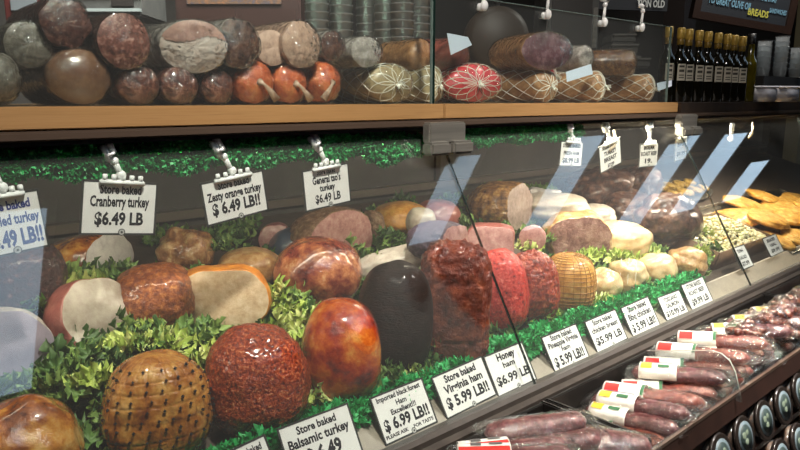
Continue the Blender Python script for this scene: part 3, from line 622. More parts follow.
RS('bbq_turkey', 'glossy purplish brown turkey breast behind the orange glazed one', 318, 274, 88, 74, K_purple, dep=.9)
RS('baked_turkey', 'small pale baked turkey partly hidden by the beige cut half', 250, 268, 62, 40, K_pale)
RS('roast_pork', 'tan rough pork piece behind the brown pepper crusted turkey', 187, 252, 52, 50, K_pork, lump=.16)
RS('cut_turkey', 'golden turkey with white cut face under the Cranberry turkey tag', 95, 259, 90, 52, K_gold, ((.85, -.6, .12), .36), C_whiteb, dep=.9)
RS('rubbed_roast', 'dark pepper rubbed roast at the far left behind the curly kale', 30, 285, 70, 90, K_darkp, fine=.03, fs=120, k=1.2)
RS('cut_ham', 'small ham with round pink cut face beside the ham with a painted blue reflection', 276, 240, 34, 34, K_pinkskin, ((-.1, -1, .1), .4), C_pink, Y=1.66)
RS('reflect_ham', 'smooth ham painted with a slate blue reflection behind the purplish brown turkey', 295, 250, 52, 46, K_reflect, Y=1.60)
RS('dark_ham', 'small dark ham in the back row beside the round pink cut face', 256, 243, 32, 26, K_black, Y=1.72)
RS('crusted_ham', 'crumb crusted ham with pinkish grey cut face at the back', 333, 236, 86, 56, K_crust, ((.8, -.9, .0), .35), C_pink, fine=.03, fs=90)
RS('herb_roast', 'dark crusted roast half hidden behind the white sliced breast', 372, 228, 26, 36, K_crust, fine=.06, Y=1.6)
RS('golden_roast', 'golden brown roast in the back row left of the reddish one', 401, 218, 56, 32, K_net)
RS('red_roast', 'reddish smooth roast in the back row right of the golden one', 437, 216, 46, 34, K_pinkskin)
RS('sliced_breast', 'white sliced turkey breast slab lying in front of curly kale', 393, 261, 82, 26, C_white, lump=.08, dep=.6, tilt=-.25, Y=1.33)
RS('white_roast', 'small white oval breast standing between golden and reddish roasts', 421, 222, 30, 30, C_white, Y=1.45)
RS('purple_ham', 'dark purple crusted ham piece lying above the tall brown spiced ham', 439, 240, 66, 36, mat('purple_crust', [(.3, '#2e2230'), (.55, '#4c3a4a'), (.75, '#776272')], 30, .5, 1, 60, bdist=.005), ((.9, -.5, .1), .55), C_pink, fine=.05, Y=1.20)
RS('cut_ham', 'pink ham block with square cut face above the bright red ham', 490, 242, 48, 36, K_pinkskin, ((.1, -1, .1), .55), C_pink, ex=4, Y=1.34)
RS('netted_roast', 'golden brown netted roast with pale cut face in the back row', 505, 206, 76, 48, skin('golden_net_crust', [(.34, '#3e2412'), (.48, '#7d5428'), (.6, '#a87c42'), (.7, '#c9a468')], 10, .4, 1, 20, bdist=.01), ((.95, -.42, .1), .42), C_grey, dep=.9, groove=.04, seg=(110, 80))
RS('sliced_turkey', 'pile of white turkey slices behind the large roast pork', 556, 206, 66, 26, C_white, lump=.08, Y=1.50)
RS('sliced_turkey', 'small crumbly white turkey slice pile under the big light reflection', 543, 197, 34, 18, C_whiteb, lump=.2, fine=.05, Y=1.60)
RS('ham_slice', 'curved pink ham slice standing beside the large pale brown roast', 532, 240, 26, 30, C_pink, dep=.3, tilt=.5, Y=1.28, lump=.06)
RS('roast_pork', 'large pale brown roast with pink carved face above the chicken breasts', 576, 236, 68, 50, K_pale, ((.4, -1, -.05), .42), mat('carved_pork', [(.34, '#6e463e'), (.5, '#93685c'), (.66, '#b08c7e')], 6, .45, 1, 14, bdist=.008), lump=.10)
RS('roast_turkey', 'pale yellow roast turkey right of the carved pink pork', 620, 240, 62, 36, K_white, lump=.08)
RS('roast_turkey', 'white turkey breast half hidden behind the carved pink pork', 592, 217, 46, 24, C_white, Y=1.46, lump=.08)
RS('roast_beef', 'dark brown roast beef heap in the back row under the tilted tag', 600, 192, 66, 46, K_beef, lump=.2, fine=.05, Y=1.6)
RS('roast_beef', 'dark brown roast beef under the small hanging tag', 634, 188, 52, 44, K_beef, lump=.2, fine=.04, Y=1.62)
RS('roast_beef', 'dark roast beef crossed by the long light reflection', 628, 212, 54, 42, K_beef, lump=.18, fine=.04, Y=1.44)
beef = RS('roast_beef', 'shiny dark brown roast beef lying on a steel tray', 666, 219, 62, 48, K_beef, lump=.16, fine=.05, fs=50, dep=.9, k=1.1)
# cloves on the scored ham
a_, b_, c_ = ch['_abc']; bm = bmesh.new(); cyl(bm, (0, 0, -.004), (0, 0, .004), .0012, .0016, 6); ball(bm, (0, 0, .005), .0026, 6, 5)
for k in range(4): box(bm, (-.0008 + .0025 * math.cos(k * 1.57), -.0008 + .0025 * math.sin(k * 1.57), .003), (.0008 + .0025 * math.cos(k * 1.57), .0008 + .0025 * math.sin(k * 1.57), .007))
cme = bpy.data.meshes.new('clove'); bm.to_mesh(cme); bm.free(); cme.materials.append(mat('clove_brown', '#23120a', rough=.6))
from mathutils import kdtree
kd = kdtree.KDTree(len(ch.data.vertices))
for q_, v_ in enumerate(ch.data.vertices): kd.insert(v_.co, q_)
kd.balance()
cnt = 0
for j in range(-2, 10):
    v = -.25 + j * .165; nn = max(3, int(11 * math.cos(v) + .5))
    for i in range(nn):
        u = -math.pi / 2 + (i - (nn - 1) / 2 + .35 * (j % 2) + random.uniform(-.12, .12)) * 2.9 / max(nn, 1)
        t = Vector((math.cos(v) * math.cos(u) * a_, math.cos(v) * math.sin(u) * b_, math.sin(v) * c_))
        if abs(v) > 1.45 or cnt > 96: continue
        co_, bi, _d = kd.find(t * 1.03)
        o = bpy.data.objects.new('clove', cme); COL.objects.link(o); o.parent = ch; o.location = co_; o.scale = (.75, .75, .75)
        o.rotation_euler = ch.data.vertices[bi].normal.to_track_quat('Z', 'Y').to_euler(); cnt += 1
def surf_net(o, mname, col, n=26, r=.0011, mm=1.012):
    a, b, c = o['_abc']; bm = bmesh.new()
    for i in range(n):
        pts = []
        for j in range(1, 24):
            v = -math.pi / 2 + math.pi * j / 24; u = 2 * math.pi * i / n + .12 * math.sin(j * 3.14)
            e = .8; f = lambda t, k: math.copysign(abs(t) ** k, t)
            pts.append((f(math.cos(v), e) * f(math.cos(u), e) * a * mm, f(math.cos(v), e) * f(math.sin(u), e) * b * mm, f(math.sin(v), e) * c * mm))
        tube(bm, pts, r, 4)
    for j in range(2, 24):
        v = -math.pi / 2 + math.pi * j / 25; pts = []
        for i in range(40):
            u = 2 * math.pi * i / 40; e = .8; f = lambda t, k: math.copysign(abs(t) ** k, t)
            pts.append((f(math.cos(v), e) * f(math.cos(u), e) * a * mm, f(math.cos(v), e) * f(math.sin(u), e) * b * mm, f(math.sin(v), e) * c * mm))
        tube(bm, pts, r, 4, True)
    return link('string_net', bm, mat(mname, col, rough=.5), o)
surf_net(nh, 'gold_net', '#9a6a24')
def twine(o, n=3):
    a, b, c = o['_abc']; bm = bmesh.new()
    for k in range(n):
        x = (-.5 + (k + .5) / n) * a * 1.2; s = math.sqrt(max(0, 1 - (x / a) ** 2))
        tube(bm, [(x, b * s * 1.06 * math.cos(t * .2618), c * s * 1.06 * math.sin(t * .2618)) for t in range(24)], .0012, 4, True)
    link('twine', bm, M_string, o)
for o in list(bpy.data.objects):
    if o.get('label', '').startswith('pale tied chicken'): twine(o)

# ------------------------------------------------------------------ trays of prepared food at the right
def ray_deck(px, py, dz=0):
    r = ray(px, py); t = .5; r = r / r.length
    while t < 7:
        P = O + r * t
        if P.z < deck_z(P.y) + dz: break
        t += .003
    return P
SL = math.atan(.30)
def food_tray(name, label, cx, cy, wx, wy, hz, m, oval=False, yaw=0, lift=0.0):
    c = Vector((cx, cy, deck_z(cy) - .008 + lift)); t = empty(name, c, (SL, 0, yaw))
    bm = bmesh.new()
    if oval:
        M = Matrix.Diagonal((wx / 2, wy / 2, 1, 1)); lathe(bm, [(.01, 0), (.8, 0), (.86, hz * .5), (.98, hz), (1.04, hz), (1.04, hz - .003), (.99, hz - .003), (.88, .004 + hz * .3), (.8, -.004), (.01, -.004)][:5] + [(1.045, hz - .004), (.99, hz - .006), (.9, hz * .4), (.82, -.003), (.01, -.003)], 40, M)
    else:
        e = .006; a, b = wx / 2, wy / 2
        box(bm, (-a, -b, 0), (a, b, .004)); box(bm, (-a, -b, 0), (-a + e, b, hz), bev=.001); box(bm, (a - e, -b, 0), (a, b, hz), bev=.001); box(bm, (-a, -b, 0), (a, -b + e, hz), bev=.001); box(bm, (-a, b - e, 0), (a, b, hz), bev=.001)
    link('tray_body', bm, m, t); tag(t, label, 'tray'); return t
M_tray = mat('tray_steel', [(.35, '#a09a90'), (.65, '#bcb6aa')], 8, .25, metal=.8)
M_crock = mat('brown_pan', [(.3, '#6d5340'), (.7, '#8a6c54')], 5, .3)
bp = beef.location
food_tray('beef_tray', 'oval steel tray under the shiny dark roast beef', bp.x, bp.y - .02, .40, .26, .028, M_tray, True)
mp = Vector((2.74, 1.14, 0))
mt = food_tray('salad_pan', 'brown rectangular pan full of creamy pasta salad', mp.x, mp.y, .50, .24, .07, M_crock)
# pasta salad heap (stuff)
bm = bmesh.new()
for i in range(1100):
    x, y = random.uniform(-.24, .24), random.uniform(-.11, .11); z = .058 + .05 * (1 - (x / .25) ** 2) * (1 - (y / .12) ** 2) * random.uniform(.3, 1)
    ball(bm, (x, y, z), (random.uniform(.005, .012), random.uniform(.004, .008), random.uniform(.004, .007)), 7, 5)
o = link('pasta_salad', bm, mat('creamy_pasta', [(0, '#d9cf9c'), (.6, '#ece6c4'), (.9, '#c8d08a'), (1, '#e8b070')], 8, .35, islands=True, sss=0), None, mt.location, mt.rotation_euler); tag(o, 'creamy pale pasta salad heaped in the brown pan', 'salad', kind='stuff')
K_cut = mat('breaded_cutlet', [(.34, '#a8701e'), (.5, '#d8a040'), (.66, '#ecc878')], 7, .4, 1, 24, coat=.3, bdist=.006)
K_pat = mat('herb_patty', [(.34, '#6b4e1e'), (.5, '#a9883e'), (.66, '#d4ba70')], 12, .45, .8, 60, coat=.2)
def flat_food(name, P, a, b, c, m, label, group, rz=0, rx=SL):
    bm = bmesh.new(); bmesh.ops.create_uvsphere(bm, u_segments=32, v_segments=16, radius=1); sd = random.random() * 50
    for v in bm.verts:
        k = 1 + .25 * nz(v.co, 1.6, sd) + .08 * nz(v.co, 5, sd); v.co = Vector((v.co.x * a * k, v.co.y * b * k, math.copysign(abs(v.co.z) ** .7, v.co.z) * c * (1 + .2 * nz(v.co, 3, sd))))
    o = link(name, bm, m, None, P, (rx, random.uniform(-.1, .1), rz)); tag(o, label, 'cutlet', group)
ct = food_tray('cutlet_tray', 'wide steel tray loaded with golden breaded cutlets', 3.58, 1.16, 1.10, .46, .022, M_tray)
for i, (x, y, z, rz) in enumerate(((-.30, -.06, .02, .3), (-.16, -.09, .022, -.2), (-.01, -.10, .024, .1), (.15, -.1, .024, .2), (.3, -.09, .022, -.1), (-.28, .06, .03, -.3), (-.12, .05, .036, .4), (.04, .04, .04, -.1), (.2, .05, .038, .2), (.32, .07, .03, .1), (-.2, .0, .055, .2), (-.03, -.03, .06, -.3), (.13, -.02, .062, .3), (-.1, .11, .045, 0), (.1, .12, .045, .2))):
    x *= 1.45; y = y * 1.6 - .02; P = ct.location + Euler((SL, 0, 0)).to_matrix() @ Vector((x, y, z))
    P.z -= .006; flat_food('cutlet', P, .15, .085, .018, K_cut, 'golden breaded cutlet lying in the wide steel tray', 'breaded cutlets in the wide tray', rz)
pt_ = food_tray('patty_tray', 'oval tray of small herb patties at the back of the case', 3.28, 1.56, .56, .24, .02, M_tray, True)
for i in range(16):
    q = i % 6; P = pt_.location + Euler((SL, 0, 0)).to_matrix() @ Vector((-.2 + (i % 8) * .055, -.04 + (i // 8) * .075, .018 + .01 * (i % 2)))
    flat_food('herb_patty', P, .036, .032, .014, K_pat, 'small golden herb patty in the oval tray at the back', 'herb patties in the oval tray', random.random())

# ------------------------------------------------------------------ curly kale, lettuce and plastic parsley
def leaf(bm, P, size, rot, ruff=1.0, nr=4, na=26):
    ph = random.random() * 6.28; k1 = random.choice((6, 8, 9)); arc = random.uniform(3.6, 5.4); am = size * .26 * ruff
    M = Matrix.Translation(P) @ rot.to_matrix().to_4x4(); rings = []
    for j in range(nr + 1):
        t = j / nr; row = []
        for i in range(na + 1):
            an = -arc / 2 + arc * i / na; edge = 1 + .10 * math.sin(an * 8.3 + ph) + .10 * (1 if i % 2 else -1) * (t > .9)
            r = size * t * edge; z = am * 1.45 * t ** 2.5 * math.sin(an * k1 + ph) + size * .35 * t * t + am * .5 * t ** 3 * math.sin(an * k1 * 2.1 + ph * 2)
            row.append(bm.verts.new(M @ Vector((r * math.cos(an), r * math.sin(an) * .8, z))))
        rings.append(row)
    for A, B_ in zip(rings, rings[1:]):
        for i in range(na): bm.faces.new((A[i], A[i + 1], B_[i + 1], B_[i]))
def greens(name, label, spots, m, per=10, size=.03, ruff=1.0):
    bm = bmesh.new(); c0 = None
    for s in spots:
        P, rad, hgt = s
        if c0 is None: c0 = P.copy()
        for k in range(int(per * (rad / .05) ** 1.3) + 2):
            an, rr = random.random() * 6.28, rad * math.sqrt(random.random())
            q = P + Vector((rr * math.cos(an), rr * math.sin(an), random.uniform(.0, hgt) * (1 - (rr / rad) ** 2 * .7)))
            leaf(bm, q - c0, size * random.uniform(.6, 1.15), Euler((random.uniform(-1.1, .9), random.uniform(-1, 1), random.random() * 6.28)), ruff)
    o = link(name, bm, m, None, c0); tag(o, label, 'greens', kind='stuff'); return o
def leafmat(name, cols, rough=.45):
    m = mat(name, cols, 8, rough, .3, 60, islands=True); b = m.node_tree.nodes['Principled BSDF']
    return m
G_kale = leafmat('kale_green', [(0, '#35502a'), (.5, '#557838'), (1, '#86a054')])
G_let = leafmat('lettuce_green', [(0, '#7f9a3a'), (.5, '#a9bb58'), (1, '#cfd68c')])
G_pars = leafmat('parsley_green', [(0, '#2a5a1e'), (1, '#4f8330')])
def sp(px, py, rad=.05, dz=.02, h=.05, Y=None):
    P = ray_deck(px, py, dz) if Y is None else at_y(px, py, Y); P.z -= h * .5; return (P, rad, h)
base = []
for i in range(150):
    x, y = random.uniform(-.1, 2.42), random.uniform(1.02, 1.8); base.append((Vector((x, y, deck_z(y) - .005)), .06, .03))
greens('kale_bed', 'dark curly kale bedding spread over the case floor between the roasts', base, G_kale, 8, .032)
greens('curly_kale', 'dark green curly kale between the roasts on the left of the case',
    [sp(x, y, r, dz, h) for x, y, r, dz, h in ((60, 375, .05, .06, .06), (85, 395, .05, .05, .06), (70, 350, .05, .07, .05), (90, 430, .04, .04, .06), (50, 390, .04, .06, .05), (100, 360, .04, .07, .05), (20, 385, .03, .06, .03), (70, 278, .05, .08, .05), (30, 300, .04, .1, .05), (110, 268, .04, .07, .03),
     (190, 330, .06, .05, .05), (160, 335, .05, .05, .05), (130, 330, .05, .07, .05), (205, 345, .04, .05, .04), (300, 300, .04, .06, .05), (215, 245, .04, .08, .04), (390, 235, .04, .08, .05), (375, 262, .04, .08, .05), (365, 285, .04, .05, .05), (430, 350, .05, .04, .05), (382, 375, .04, .04, .05), (350, 250, .04, .08, .04), (468, 225, .03, .08, .04), (500, 232, .03, .08, .04), (120, 275, .05, .08, .04), (205, 275, .04, .06, .04), (700, 262, .04, .05, .05), (712, 248, .03, .06, .05), (545, 235, .03, .08, .03))], G_kale, 19, .026, 1.2)
greens('leaf_lettuce', 'pale yellow green frilly lettuce around the roasts near the glass',
    [sp(x, y, r, dz, h) for x, y, r, dz, h in ((85, 280, .035, .09, .03), (60, 290, .03, .1, .02), (120, 345, .05, .07, .04), (145, 335, .04, .06, .03), (100, 375, .035, .08, .03), (180, 340, .05, .06, .03), (283, 300, .05, .06, .06), (280, 330, .05, .05, .06), (295, 315, .04, .05, .05), (300, 345, .04, .04, .05), (205, 365, .035, .05, .05), (230, 400, .03, .03, .03), (312, 395, .04, .03, .05), (382, 350, .03, .05, .05), (405, 372, .03, .03, .03),
     (520, 318, .02, .02, .02), (545, 312, .03, .03, .02), (595, 255, .05, .06, .03), (575, 262, .04, .06, .03), (620, 257, .05, .05, .03), (645, 252, .05, .05, .03), (590, 300, .03, .03, .03), (700, 250, .035, .06, .05), (708, 235, .03, .07, .05), (530, 245, .03, .08, .02), (640, 258, .04, .05, .03), (600, 300, .03, .03, .02))], G_let, 20, .024, 1.3)
P_green = leafmat('plastic_parsley_green', [(0, '#0e7a38'), (.5, '#1ea04c'), (1, '#52c878')])
def garland(label, x0, x1, yc, zc, ry, rz, n, name='parsley_garland', m=None, bl=1.0):
    bm = bmesh.new(); c = Vector(((x0 + x1) / 2, yc, zc)); tube(bm, [(x0 - c.x, 0, 0), (0, 0, 0), (x1 - c.x, 0, 0)], .004, 6)
    for i in range(n):
        x = random.uniform(x0, x1); a = random.random() * 6.28; rr = random.uniform(.35, 1.0)
        q = Vector((x - c.x, ry * rr * math.cos(a), rz * rr * math.sin(a) * (1 + .35 * math.sin(x * 37))))
        d = Vector((random.uniform(-1, 1), math.cos(a) + random.uniform(-.5, .5), math.sin(a) + random.uniform(-.5, .5))).normalized()
        L = random.uniform(.008, .018) * bl; s = d.orthogonal().normalized(); s.rotate(Matrix.Rotation(random.random() * 6.28, 3, d)); w = .0035 * bl
        u = d.cross(s)
        v0, v1, v2, v3, v4 = [bm.verts.new(q + e) for e in (s * w * .4, -s * w * .4, d * L * .6 + s * w + u * .002, d * L * .6 - s * w + u * .002, d * L)]
        bm.faces.new((v0, v1, v3, v2)); bm.faces.new((v2, v3, v4))
        for e in (-1, 1):
            v5 = bm.verts.new(q + d * L * .75 + s * e * w * 2.4 - u * .002); bm.faces.new((v2 if e > 0 else v3, v0 if e > 0 else v1, v5))
    o = link(name, bm, m or P_green, None, c, smooth=False); tag(o, label, 'garland'); return o
garland('bright green plastic parsley strip along the ledge, left glass section', -.1, 1.19, .985, .842, .036, .024, 5600, bl=1.35)
garland('bright green plastic parsley strip along the ledge, in front of the amber ham and chicken', 1.21, 2.24, .988, .843, .040, .026, 5200, bl=1.35)
M_gdk = P_green
garland('hanging green plastic parsley strip under the shelf, left of the hinge', -.05, 1.02, 1.213, 1.348, .010, .024, 9000, m=M_gdk)
garland('short green plastic parsley strip hanging at the glass hinge', 1.0, 1.17, 1.213, 1.338, .010, .028, 1600, m=M_gdk)
garland('green plastic parsley strip hanging between the hinge and FRESH HAM tag', 1.24, 1.86, 1.213, 1.354, .010, .019, 4600, m=M_gdk)

# ------------------------------------------------------------------ self-serve trays in front
def tray_unit(x0, x1, label):
    t = empty('sausage_tray', ((x0 + x1) / 2, .72, .68)); w = (x1 - x0) / 2 - .003
    bm = bmesh.new(); box(bm, (-w, -.13, 0), (w, .122, .01)); link('floor_panel', bm, M_black, t, smooth=False)
    bm = bmesh.new(); box(bm, (-w, .112, .01), (w, .122, .105), bev=.002); link('rear_wall', bm, M_black, t, smooth=False)
    bm = bmesh.new(); box(bm, (-w, -.138, 0), (w, -.128, .086), bev=.002); link('front_wall', bm, M_panel, t, smooth=False)
    for s in (-1, 1):
        bm = bmesh.new(); box(bm, (s * w - .012 * (s > 0), -.13, 0), (s * w + .012 * (s < 0), .122, .108), bev=.003); link('side_wall', bm, M_black, t, smooth=False)
    tag(t, label, 'tray'); return t
tray_unit(-.07, 1.2, 'black self-serve tray nearest the camera, holding red labelled sausage packs')
tray_unit(1.2, 2.47, 'black self-serve tray in the middle, heaped with purple sausage packs')
tray_unit(2.47, 3.74, 'black self-serve tray furthest along the case, holding pink packs')
base_ = empty('front_stand', (0, 0, 0)); tag(base_, 'dark brown stand under the black trays with a lower ledge', 'stand')
ob_box('body', (-.4, .67, 0), (5.2, .84, .675), M_panel, base_)
ob_box('lower_ledge', (-.4, .50, .49), (5.2, .67, .505), M_panel, base_)
ob_box('tub_ledge', (-.4, .55, .600), (5.2, .67, .615), M_panel, base_)
prism('front_lip', [(.566, .722), (.576, .768), (.588, .768), (.590, .722)], -.4, 5.2, M_panel, base_)
prism('front_rim', [(.574, .766), (.574, .774), (.580, .774), (.580, .766)], -.4, 5.2, mat('rim_brown', '#5c4a40', rough=.35), base_)
# sausage packs
def pack_mesh(L, r, m_meat, style):
    t = empty('sausage_pack', (0, 0, 0)); bm = bmesh.new(); seg = 16; n = 22; rings = []; sd = random.random() * 40
    for i in range(n + 1):
        u = i / n; e = max(.12, min(1, math.sqrt(max(0, 1 - abs(2 * u - 1) ** 7))))
        rings.append([bm.verts.new((r * e * math.cos(2 * math.pi * k / seg) * (1 + .12 * nz((u * 9, k * .6, sd), 1)), (u - .5) * L, r * .8 * e * math.sin(2 * math.pi * k / seg) * (1 + .12 * nz((u * 8, k * .5, sd + 4), 1)))) for k in range(seg)])
    for A, B_ in zip(rings, rings[1:]):
        for k in range(seg): bm.faces.new((A[k], A[(k + 1) % seg], B_[(k + 1) % seg], B_[k]))
    bm.faces.new(rings[0][::-1]); bm.faces.new(rings[-1]); bmesh.ops.recalc_face_normals(bm, faces=bm.faces); link('sausage', bm, m_meat, t)
    # film envelope, wider and flat at the edges
    bm = bmesh.new(); rings = []
    for i in range(n + 3):
        u = i / (n + 2); e = max(.25, min(1, math.sqrt(max(0, 1 - abs(2 * u - 1) ** 9)))); row = []
        for k in range(seg):
            a = 2 * math.pi * k / seg; fl = 1.0 + .55 * abs(math.cos(a)) ** 5
            row.append(bm.verts.new(((r + .002) * fl * math.cos(a) * (.75 + .25 * e), (u - .5) * (L + .035), (r * .8 + .002) * math.sin(a) * e * (1 + .12 * nz((u * 22, k, sd), 1)) + .006 * nz((u * 12, k * .7, sd), 1))))
        rings.append(row)
    for A, B_ in zip(rings, rings[1:]):
        for k in range(seg): bm.faces.new((A[k], A[(k + 1) % seg], B_[(k + 1) % seg], B_[k]))
    bmesh.ops.recalc_face_normals(bm, faces=bm.faces); link('film_envelope', bm, M_film, t)
    if style:
        u0, u1 = style['span']; bm = bmesh.new(); rings = []
        for i in range(7):
            y = L * (u0 + (u1 - u0) * i / 6 - .5)
            rings.append([bm.verts.new(((r * 1.12 + .003) * math.cos(R(a)), y, (r * .92 + .0035) * math.sin(R(a)))) for a in range(-10, 191, 20)])
        for A, B_ in zip(rings, rings[1:]):
            for k in range(len(A) - 1): bm.faces.new((A[k], B_[k], B_[k + 1], A[k + 1]))
        bmesh.ops.recalc_face_normals(bm, faces=bm.faces); lo = link('paper_label', bm, style['paper'], t)
        mod = lo.modifiers.new('thick', 'SOLIDIFY'); mod.thickness = .0008
        for (a0, a1, v0, v1, mc) in style['blocks']:
            bm = bmesh.new(); rings = []
            for i in range(4):
                y = L * (u0 + (u1 - u0) * (v0 + (v1 - v0) * i / 3) - .5)
                rings.append([bm.verts.new(((r * 1.12 + .0042) * math.cos(R(a0 + (a1 - a0) * q / 5)), y, (r * .92 + .0047) * math.sin(R(a0 + (a1 - a0) * q / 5)))) for q in range(6)])
            for A, B_ in zip(rings, rings[1:]):
                for k in range(5): bm.faces.new((A[k], B_[k], B_[k + 1], A[k + 1]))
            link('label_print', bm, mc, lo)
    return t
L_paper = mat('pack_label_paper', '#e8e4da', rough=.4); L_red = mat('pack_label_red', '#c5352f', rough=.4); L_green = mat('pack_label_green', '#3e6b48', rough=.4); L_yel = mat('pack_label_yellow', '#d8b93a', rough=.4); L_txt = mat('pack_label_text', '#5c5a58', rough=.5); L_blue = mat('pack_label_blue', '#4a5f86', rough=.4)
def txt_rows(a0, n, v0=.12, v1=.9): return [(a0 + i * 14, a0 + i * 14 + 4, v0, v1, L_txt) for i in range(n)]
S1 = dict(span=(.52, .95), paper=L_paper, blocks=[(96, 150, .02, .98, L_red), (60, 90, .55, .75, L_txt), (64, 84, .15, .4, L_txt)])
S2 = dict(span=(.55, .98), paper=L_paper, blocks=[(30, 150, .0, .08, L_green), (100, 150, .6, .95, L_red)] + txt_rows(50, 3, .2, .6))
S3 = dict(span=(.5, .9), paper=L_paper, blocks=[(90, 130, .65, .95, L_yel), (60, 80, .1, .9, L_blue), (100, 120, .2, .5, L_green)])
P_purple = mat('cured_sausage_purple', [(.3, '#3c191b'), (.5, '#612f32'), (.7, '#98635f')], 14, .3, .5, 60, coat=.5)
P_red = mat('cured_sausage_red', [(.3, '#52201a'), (.5, '#7e382b'), (.7, '#ad6c56')], 14, .3, .5, 60, coat=.5)
P_pink = mat('cured_sausage_pink', [(.3, '#8a4541'), (.5, '#ad6a62'), (.7, '#cc988e')], 12, .3, .5, 60, coat=.5)
protos = {'red label': pack_mesh(.22, .026, P_purple, S1), 'green edged white label': pack_mesh(.22, .024, P_red, S2), 'white and yellow label': pack_mesh(.22, .024, P_purple, S3), 'no label': pack_mesh(.21, .027, P_purple, None), 'pink': pack_mesh(.22, .026, P_pink, S3)}
used = set()
def pack(kind, x, y, z, yaw, label, group, rx=0, ry=0):
    t = protos[kind] if kind not in used else copy_tree(protos[kind]); used.add(kind)
    t.location = (x, y, z); t.rotation_euler = (rx, ry, yaw); tag(t, label, 'sausage pack', group)
TD = 'clear film sausage pack with red label in the nearest black tray'
for i, (x, y, z, yw, kd) in enumerate(((.95, .735, .752, .95, 'red label'), (.85, .71, .752, .95, 'red label'), (.93, .70, .72, .9, 'red label'), (1.04, .745, .768, 1.0, 'no label'), (1.05, .72, .745, .8, 'no label'), (1.10, .70, .735, .5, 'no label'), (.70, .70, .735, .8, 'no label'), (1.13, .665, .742, .4, 'no label'), (.62, .7, .735, .8, 'red label'), (.90, .69, .775, .8, 'red label'))):
    z += .022
    z += .022; pack(kd, x, y, z, yw, TD if kd == 'red label' else 'unlabelled clear film sausage pack in the nearest black tray', 'red labelled packs in the nearest tray' if kd == 'red label' else 'unlabelled packs in the nearest tray', -.05)
kinds = ['green edged white label', 'white and yellow label', 'green edged white label', 'white and yellow label', 'no label', 'white and yellow label']
n = 0
for layer in range(4):
    for i in range(17 - layer):
        x = 1.29 + i * .066 + layer * .033; y = .712 - .008 * layer + random.uniform(-.012, .012) ; z = .722 + layer * .031 - .012 * (i < 2 and layer > 1) + random.uniform(-.004, .004)
        if layer == 2 and i % 3 == 2: continue
        if layer == 3 and (i < 4 or i % 2): continue
        kd = random.choice(kinds)
        yw = .22 + .035 * i + random.uniform(-.15, .15)
        if i == 0 and layer == 0: kd = 'green edged white label'
        pack(kd, x, y, z, yw, {'green edged white label': 'sausage pack with green edged white label in the middle black tray', 'white and yellow label': 'sausage pack with white and yellow label in the middle black tray', 'no label': 'purple sausage pack without label in the middle black tray'}[kd], kd + ' packs in the middle tray', -.12)
for layer in range(2):
    for i in range(8):
        pack('pink', 2.56 + i * .085 + layer * .04, .715, .722 + layer * .036, .9 + random.uniform(-.1, .1), 'pink sausage pack with pale label in the furthest black tray', 'pink packs in the furthest tray', -.1)
cl0 = None
for i in range(20):
    x = 1.80 + (i % 10) * .066 + .03 * (i // 10) + random.uniform(-.015, .015); y = (.640, .665)[i // 10] + random.uniform(-.012, .012); z = (.800, .832)[i // 10]
    if cl0 is None:
        t = empty('sausage_bag', (0, 0, 0)); cl0 = t
        for q, (ax, ay, az_, an) in enumerate(((-.02, .0, 0, .3), (.012, -.018, .002, 1.0), (.022, .016, .0, -.5), (-.008, .026, .006, .9), (.0, .0, .018, .1))):
            bm = bmesh.new(); ball(bm, (0, 0, 0), (.015, .028, .014), 14, 10)
            for v in bm.verts: v.co *= 1 + .15 * nz(v.co * 60, 1, q)
            o = link('short_sausage', bm, mat('short_sausage_dark', [(.34, '#33140f'), (.5, '#5c2a20'), (.68, '#9a6a58')], 14, .25, 1, 18, coat=.7, bdist=.006), t, (ax, ay, az_), (0, 0, an))
        bm = bmesh.new(); ball(bm, (0, 0, .006), (.043, .05, .03), 22, 14)
        for v in bm.verts: v.co *= 1 + .22 * nz(v.co * 50, 1, 3)
        link('film_bag', bm, M_film, t)
    else: t = copy_tree(cl0)
    t.location = (x, y, z); t.rotation_euler = (random.uniform(-.3, .3), random.uniform(-.3, .3), random.random() * 6)
    tag(t, 'small clear bag of short dark sausages along the front rim of the middle black tray', 'sausage bag', 'bags of short sausages in the middle tray')
# acrylic divider in the middle tray
bm = bmesh.new(); pts = [(.155, -.06), (.160, .002), (.0, .049), (-.025, .048), (-.045, .036), (-.060, .012), (-.080, -.055)]
A = [bm.verts.new((0, y, z)) for y, z in pts]; B2 = [bm.verts.new((.003, y, z)) for y, z in pts]; k_ = len(pts)
bm.faces.new(A); bm.faces.new(B2[::-1])
for i in range(k_): bm.faces.new((A[i], B2[i], B2[(i + 1) % k_], A[(i + 1) % k_]))
bmesh.ops.recalc_face_normals(bm, faces=bm.faces)
dv = link('acrylic_divider', bm, M_clear, None, (1.58, .64, .813), smooth=False); tag(dv, 'clear acrylic divider with rounded corner standing among the sausage packs', 'divider')
bm = bmesh.new(); tube(bm, [(.0015, y, z) for y, z in pts[1:]], .0012, 5); link('polished_edge', bm, mat('acrylic_edge', '#d9d2c8', rough=.2), dv)
